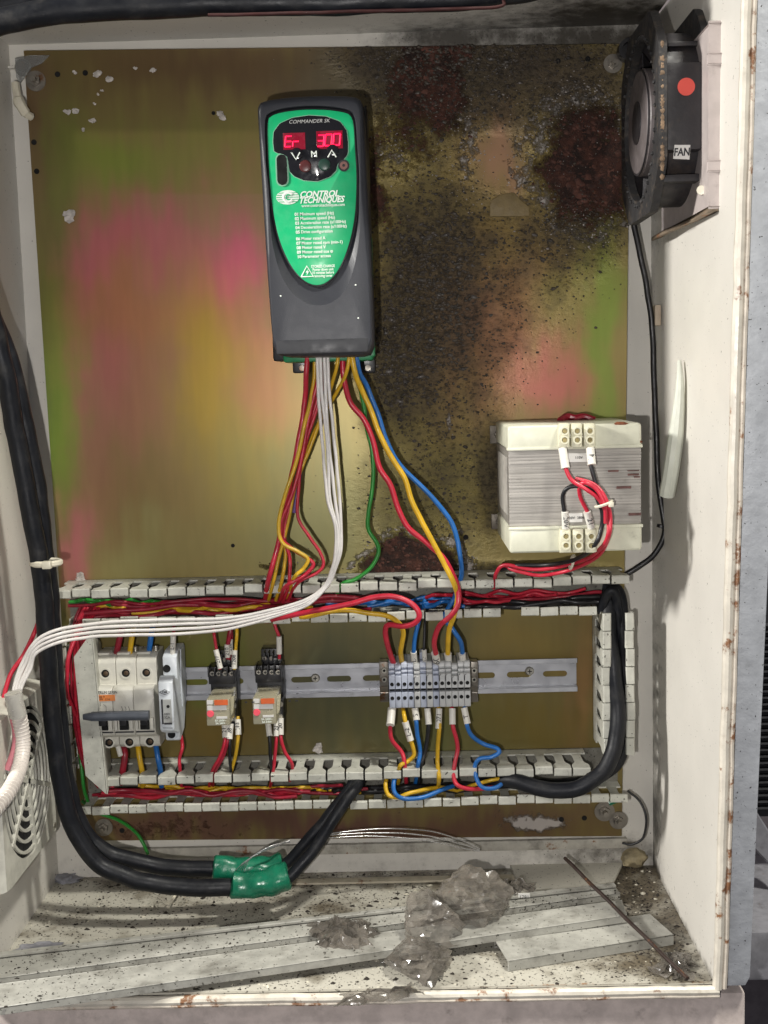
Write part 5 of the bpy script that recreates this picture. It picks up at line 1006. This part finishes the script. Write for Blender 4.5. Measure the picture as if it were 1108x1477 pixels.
cable('thick black cable bending out of the right upright duct', [(880, 846, .04), (878, 870, .05), (878, 914, .06), (885, 962, .068), (891, 1019, .074), (889, 1061, .080), (877, 1102, .086), (851, 1128, .088), (816, 1141, .088), (778, 1136, .084), (745, 1126, .074), (715, 1126, .06), (690, 1128, .05)], .0080)
cable('black cable behind the thick one in the right upright duct', [(880, 845, .04), (893, 860, .045), (897, 900, .05), (899, 960, .05), (901, 1020, .05), (899, 1070, .05), (886, 1102, .05), (856, 1124, .05), (820, 1134, .046), (760, 1134, .04)], .0076)
cable('thin black cable looping at the top of the right duct', [(872, 930, .04), (870, 890, .05), (874, 862, .056), (884, 852, .058), (891, 866, .056), (893, 900, .052), (894, 960, .05)], .0052)
wire('fan_cable', 'thin black cable from the fan down the right wall to the duct', M_blk, [(913, 318, .055), (922, 360, .05), (934, 420, .046), (941, 480, .045), (944, 560, .045), (947, 640, .045), (950, 700, .047), (957, 745, .05), (958, 772, .052), (945, 798, .052), (925, 815, .052), (900, 830, .05), (880, 842, .045)], .0029, .05, cat='cable')
mb = MB(); c = P(953, 760, .05); mb.ring(c+V((0, 0, -.001)), .0042, .0028, .003, (.3, 0, 1), 14); tag(mb.build('cable_tie', M_blk), 'black tie round the fan cable beside the transformer', 'cable tie')
mb = MB(); c = PX(952, 455, HW-.0005); mb.box(c.x-.006, c.x, -c.y-.005, -c.y+.006, c.z-.010, c.z+.010, .001); mb.box(c.x-.010, c.x-.006, -c.y-.002, -c.y+.002, c.z-.010, c.z-.004, .001); tag(mb.build('tie_mount', mat('stained_tie_mount', (.44, .36, .27), .6, rust=.3)), 'small stained tie mount glued to the right wall', 'tie mount')
p = catmull([PX(x_, y_, HW-o_) for x_, y_, o_ in ((980, 520, .0022), (981, 545, .0028), (980, 575, .0035), (977, 610, .005), (973, 645, .0065), (968, 680, .009), (962, 714, .011))], 8)
mb = MB(); mb.tube([q for q in p], [.0018+.0056*min(1, i/30) for i in range(len(p))], 10); tag(mb.build('sleeving_tube', M_sleeveg), 'pale green sleeving hanging along the right wall', 'tube')
# white spiral wrapped bundle over the grille
bun = thing('wrapped_bundle', P(20, 1160, .16), 'bundle in clear spiral wrap bowing over the filter grille at left', 'wire bundle')
pp = catmull([PX(a, b, gx+.012+.001*k) for k, (a, b) in enumerate(((20, 1002), (24, 1020), (30, 1045), (33, 1075), (29, 1105), (18, 1132), (2, 1156), (-20, 1180)))], 10)
MB().tube(pp, .0066, 14).build('bundle_core', mat('pinkish_white_bundle', (.66, .60, .55), .35, var=.2, vscale=35), bun, 60)
mb = MB(); L = len(pp); hel = []
for i in range((L-1)*6):
    t = i/6; k = int(t); q = pp[k].lerp(pp[min(k+1, L-1)], t-k); tt = (pp[min(k+1, L-1)]-pp[max(k-1, 0)]).normalized(); a = V((0, -1, 0)); a = (a-tt*a.dot(tt)).normalized(); b = tt.cross(a); an = i*.55
    hel.append(q+(a*math.cos(an)+b*math.sin(an))*.0067)
mb.tube(hel, .00045, 5); mb.build('spiral_wrap', mat('clear_spiral', (.70, .66, .60), .25, var=.1), bun, 60)
mb = MB(); mb.tube(catmull([PX(19, 1000, gx+.012), PX(22, 1016, gx+.013), PX(26, 1032, gx+.014)], 5), .0078, 14); mb.build('tape_band', mat('clear_tape', (.62, .60, .54), .25, var=.15, trans=.3), bun)
wire('pink_wire', 'pink wire bulging out of the wrapped bundle at left', mat('pink_pvc', (.62, .22, .26), .4), [(18, 1030, .20), (24, 1055, .205), (22, 1080, .207), (12, 1110, .21)], .0040, .17)
# nylon tie on the left cable
c = P(64, 813, .156); mb = MB(); mb.tube([c+V((.0135*math.cos(a), -.0125*math.sin(a)+.006, .0)) for a in [2*math.pi*i/24 for i in range(25)]], .0018, 6, flat=1.6); mb.box(c.x+.001, c.x+.009, -c.y+.0055, -c.y+.012, c.z-.0035, c.z+.0035, .001); tag(mb.build('cable_tie', M_tie), 'ivory cable tie round the black cables at the left wall', 'cable tie')
# green tape joints
def tape(pts, r, label, d):
    p = catmull(pts3(pts, d), 10); N_ = len(p); rs = [r*(1+.22*noise.noise(q*60)) for i, q in enumerate(p)]
    rs[0] *= .86; rs[-1] *= .8; b_ = MB(); b_.tube(p, rs, 18)
    for v in b_.bm.verts: v.co += V((noise.noise(v.co*70), noise.noise(v.co*70+V((7, 0, 0))), noise.noise(v.co*70+V((0, 7, 0)))))*.0022
    tag(b_.build('green_tape', M_tape, None, 40), label, 'tape')
tape([(308, 1252, .1045), (330, 1253, .104), (360, 1253, .103), (385, 1252, .102), (408, 1245, .101)], .0118, 'green insulating tape wrapped round the rear cable joint', .1)
tape([(334, 1276, .127), (352, 1277, .126), (376, 1274, .125), (400, 1269, .123), (417, 1263, .121)], .0135, 'green insulating tape wrapped round the front cable joint', .12)
for k in range(4):
    wire('bare_strand', 'loose silver strand bent over the green tape', M_silver, [(340+k*4, 1256, .117), (352+k*3, 1244-k*2, .12), (372+k*4, 1232-k*3, .118), (396+k*3, 1222-k*2, .11), (418, 1212+k, .1)], .0005, .11, group='silver strands at the tape')
for k in range(3):
    wire('bare_strand', 'thin silver strand arching along the foot of the plate', M_silver, [(440, 1207+k*2, .09), (500, 1199+k*4, .08), (560, 1195+k*6, .07), (620, 1199+k*7, .06), (660, 1210+k*6, .05), (692, 1224+k*2, .045)], .0006, .07, group='silver strands at the plate foot')
wire('green_wire', 'bright green wire end below the plate at the left', M_grn, [(118, 1155, .03), (140, 1172, .03), (170, 1182, .035), (195, 1200, .045), (206, 1215, .05), (214, 1232, .05)], .0018, .04)
wire('black_wire', 'thin black wire looping in the lower right back corner', M_blk, [(905, 1140, .03), (922, 1155, .035), (932, 1180, .04), (928, 1208, .04), (912, 1218, .035), (898, 1216, .03)], .0012, .03)
mb = MB(); mb.tube(catmull(pts3([(878, 1158, .03), (888, 1154, .03), (902, 1150, .032)], .03), 6), .0035, 8); tag(mb.build('green_tape', M_tape), 'scrap of green tape beside the lower right bolts', 'tape')

# ================================================================== on the cabinet floor
def bar(root, name, a, b, c, d, h, m, lip=.0, t=.0016):
    """Shallow channel lying on the floor; a b c d are its top corners (back left, back right, front right, front left)."""
    mb = MB(); mb.prism([a, b, c, d], (0, 0, -t), .0004); o = mb.build(name, m, root)
    dn = V((0, 0, -h+.0003)); fr = (d-a).normalized()*.0014
    mb = MB(); mb.prism([d+V((0, 0, .0002)), c+V((0, 0, .0002)), c+dn, d+dn], -fr, .0003); mb.build('front_side', m, root)
    mb = MB(); mb.prism([a+V((0, 0, .0002)), b+V((0, 0, .0002)), b+dn, a+dn], fr, .0003); mb.build('rear_side', m, root)
    return o
h = .012
def F(px, py, hh=h): return PF(px, py, hh)
s1 = thing('duct_cover', PF(400, 1345, 0), 'long dusty grey duct cover on the floor, the rear one with a raised lip', 'duct cover')
bar(s1, 'cover_top', F(-60, 1387), F(888, 1279), F(895, 1288), F(-60, 1419), h, M_cover)
mb = MB(); mb.prism([F(-60, 1384, h+.001), F(886, 1277, h+.001), F(889, 1280.5, h+.001), F(-60, 1389, h+.001)], (0, 0, .0030), .0006); mb.build('raised_lip', M_cover, s1)
s2 = thing('duct_cover', PF(400, 1390, 0), 'long dusty grey duct cover on the floor, in front of the lipped one', 'duct cover')
bar(s2, 'cover_top', F(-60, 1427, .0105), F(897, 1298, .017), F(905, 1320, .019), F(-60, 1462, .0105), .0075, M_cover)
s3 = thing('duct_cover', PF(840, 1365, 0), 'short grey duct cover under the plastic at the right of the floor', 'duct cover')
bar(s3, 'cover_top', F(712, 1352, .0105), F(938, 1318, .0105), F(972, 1348, .0105), F(733, 1386, .0105), .0105, M_cover)
s4 = thing('steel_flap', PF(840, 1255, 0), 'flat cream sheet lying at the back right of the floor', 'sheet')
mb = MB(); mb.prism([F(735, 1245, .004), F(905, 1232, .004), F(885, 1272, .004), F(752, 1292, .004)], (0, 0, -.0035), .0006); o = mb.build('sheet_face', M_floor, s4)
mb = MB(); ra, rb = PF(815, 1238, .036), PF(992, 1412, .006); mb.tube([ra.lerp(rb, k/12)+V((0, 0, .0004*math.sin(k*1.7))) for k in range(13)], .0019, 10); tag(mb.build('brown_rod', M_rod), 'thin dark brown rod lying across the right of the floor', 'rod')
mb = MB(); mb.ball(PF(913, 1237, .010), .013, 3, .35, 50, (1.1, 1, .75)); tag(mb.build('foam_lump', M_lump), 'yellowish lump in the back right corner of the floor', 'lump')
mb = MB(); mb.ball(PF(96, 1268, .001), .010, 4, .7, 75, (1.5, 1.1, .45)); tag(mb.build('sealant_blob', M_silic), 'grey sealant blob in the back left corner of the floor', 'sealant')
mb = MB(); mb.ball(PF(60, 1366, .001), .012, 4, .8, 75, (1.6, .8, .07)); tag(mb.build('sealant_smear', M_silic), 'flat grey smear behind the duct covers at left', 'sealant')
mb = MB(); mb.box(PF(748, 1296, .018).x, PF(764, 1292, .018).x, -PF(750, 1294, .018).y, -PF(750, 1294, .018).y+.0012, PF(750, 1298, .018).z, PF(750, 1290, .018).z+.004); o = mb.build('wire_marker', M_label); tag(o, 'small white wire marker tag on the lip of the rear cover', 'tag'); text(o, '1781', PF(756, 1293.5, .0195)+V((0, -.0014, .0)), .0050, M_printdark)
mb = MB(); mb.tube(catmull([PF(242, 1310, .004), PF(250, 1296, .010), PF(262, 1276, .014)], 6), .0016, 6); tag(mb.build('frayed_end', M_tie), 'frayed pale string end under the black cables', 'string')
# crumpled film
def film(label, px, py, w_, d_, hgt, seed, rot, taper=0, base=.013, n=46, rib=0):
    n = int(n*.55); rnd = random.Random(int(seed*10))
    c = PF(px, py, base); vs = []; fs = []
    for j in range(n+1):
        for i in range(n+1):
            u = (i+rnd.uniform(-.38, .38))/n-.5; v = (j+rnd.uniform(-.38, .38))/n-.5; q = V((u*w_, v*d_, 0)); k = V((u*4.2+seed, v*4.2*d_/w_, seed*1.7))
            r_ = math.hypot(u*2, v*2); e = 1+.34*noise.noise(V((math.atan2(v, u)*1.3, seed, 3)))*min(1, r_*1.3)
            cr = 1.0-abs(noise.noise(k*.9))*1.5-abs(noise.noise(k*1.9+V((4, 4, 4))))*.75-.45*abs(noise.noise(k*3.7))-.25*abs(noise.noise(k*7.3))
            lift = max(0, 1-r_**3*.75); z = hgt*(.10+.85*max(0, cr)*(1-.6*rib)+.35*rib*abs(math.sin(v*17+2*noise.noise(k))))*lift+hgt*rnd.uniform(-.10, .10)
            x = q.x*e*(1-taper*(v+.5))+.010*noise.noise(k*1.6+V((9, 0, 0))); y = q.y*e+.010*noise.noise(k*1.6+V((0, 9, 0)))
            ca, sa = math.cos(rot), math.sin(rot); vs.append((c.x+x*ca-y*sa, c.y+x*sa+y*ca, c.z+max(z, -.001)))
    for j in range(n):
        for i in range(n):
            a = j*(n+1)+i
            fs += [(a, a+1, a+n+2), (a, a+n+2, a+n+1)] if rnd.random() < .5 else [(a, a+1, a+n+1), (a+1, a+n+2, a+n+1)]
    me = bpy.data.meshes.new('film'); me.from_pydata(vs, [], fs); me.update()
    o = link('plastic_film', me, M_wrap); tag(o, label, 'plastic film', 'scraps of plastic film'); sm = o.modifiers.new('thick', 'SOLIDIFY'); sm.thickness = .00025
    return o
def scrunch(label, px, py, sx_, sy_, sz_, seed, rot, base=.012, facets=34, sub=4):
    """A scrunched ball of film: flat facets meeting in sharp creases, wrinkled between them."""
    rnd = random.Random(seed); c = PF(px, py, base); b = bmesh.new(); bmesh.ops.create_icosphere(b, subdivisions=sub, radius=1); M = []
    for i in range(facets):
        m = V((rnd.gauss(0, 1), rnd.gauss(0, 1), rnd.gauss(0, .8))).normalized(); M.append((m, rnd.uniform(.42, 1.05)))
    for v in b.verts:
        n_ = v.co.normalized(); r_ = min([1.25]+[q/max(.10, n_.dot(m)) for m, q in M])
        k = n_*2.3+V((seed*1.3, 0, 0)); r_ *= 1-.34*abs(noise.noise(k*1.2))-.20*abs(noise.noise(k*2.6))
        p = n_*r_; x = p.x*sx_; y = p.y*sy_; z = max(p.z, -.35)*sz_+.35*sz_
        v.co = c+V((x*math.cos(rot)-y*math.sin(rot), x*math.sin(rot)+y*math.cos(rot), z))
    me = bpy.data.meshes.new('film'); b.to_mesh(me); b.free(); me.shade_smooth(); me.set_sharp_from_angle(angle=R(12))
    o = link('plastic_film', me, M_wrap); tag(o, label, 'plastic film', 'scraps of plastic film'); return o
scrunch('large grey crumpled heap of clear film in the middle of the floor', 680, 1324, .074, .062, .050, 5, .35, base=.012)
scrunch('second crumpled fold of clear film leaning on the large heap', 620, 1348, .056, .050, .040, 11, .9, base=.012)
scrunch('crumpled film piece spilling from the heap towards the front edge', 608, 1402, .048, .054, .032, 23, .3, base=.001)
film('thin torn film tail lying by the front edge', 545, 1436, .070, .020, .008, 21.2, .25, base=.001, n=34)
film('flattened square of clear ribbed film on the long covers', 496, 1352, .058, .060, .020, 14.7, .08, n=56, rib=1)
film('pale film shred on the lip beside the marker tag', 740, 1287, .046, .024, .018, 27.9, .3, base=.014, n=40)
film('clear film caught under the rod end in the front right corner', 975, 1395, .040, .030, .010, 33.3, 1.1, base=.002, n=36)
# crumbs: too many to count
def crumbs(name, n, m, smin, smax, label, fn):
    vs = []; fs = []
    for i in range(n):
        p = fn(); s_ = random.uniform(smin, smax)*(1 if random.random() < .85 else 2.0); b = len(vs); sx_ = random.uniform(.6, 1.6)
        for k in range(5): a = 2*math.pi*k/5+random.uniform(-.5, .5); vs.append((p.x+s_*sx_*math.cos(a), p.y+s_*math.sin(a), p.z-.0002))
        vs.append((p.x+random.uniform(-.3, .3)*s_, p.y, p.z+s_*random.uniform(.3, .9)))
        for k in range(5): fs.append((b+k, b+(k+1) % 5, b+5))
    me = bpy.data.meshes.new(name); me.from_pydata(vs, [], fs); me.update(); o = link(name, me, m); tag(o, label, 'debris'); o['kind'] = 'stuff'
def on_floor():
    while True:
        x = random.uniform(-HW+.005, HW-.004); y = random.uniform(-DEP+.002, -.004); p = V((x, y, -HH)); px, py = to_px(p)
        dens = .30+.55*gz(px, py, 930, 1270, 110, 60)+.4*gz(px, py, 600, 1300, 150, 30)+.35*sst(1400, 1440, py)+.5*gz(px, py, 960, 1380, 60, 50)
        if random.random() < dens: return p
def on_cover():
    t = random.random(); u = random.random(); a = F(-20, 1380).lerp(F(890, 1276), t); b = F(-20, 1458).lerp(F(900, 1318), t); return a.lerp(b, u)+V((0, 0, .0003))
crumbs('burnt_crumbs', 3000, M_crumb, .0004, .0015, 'dark burnt crumbs and grit scattered over the cabinet floor', on_floor)
crumbs('paint_flakes', 450, M_crumb2, .0005, .0018, 'pale paint flakes scattered over the cabinet floor', on_floor)
crumbs('cover_grit', 900, M_crumb, .0003, .0009, 'dark grit lying on the long duct covers', on_cover)
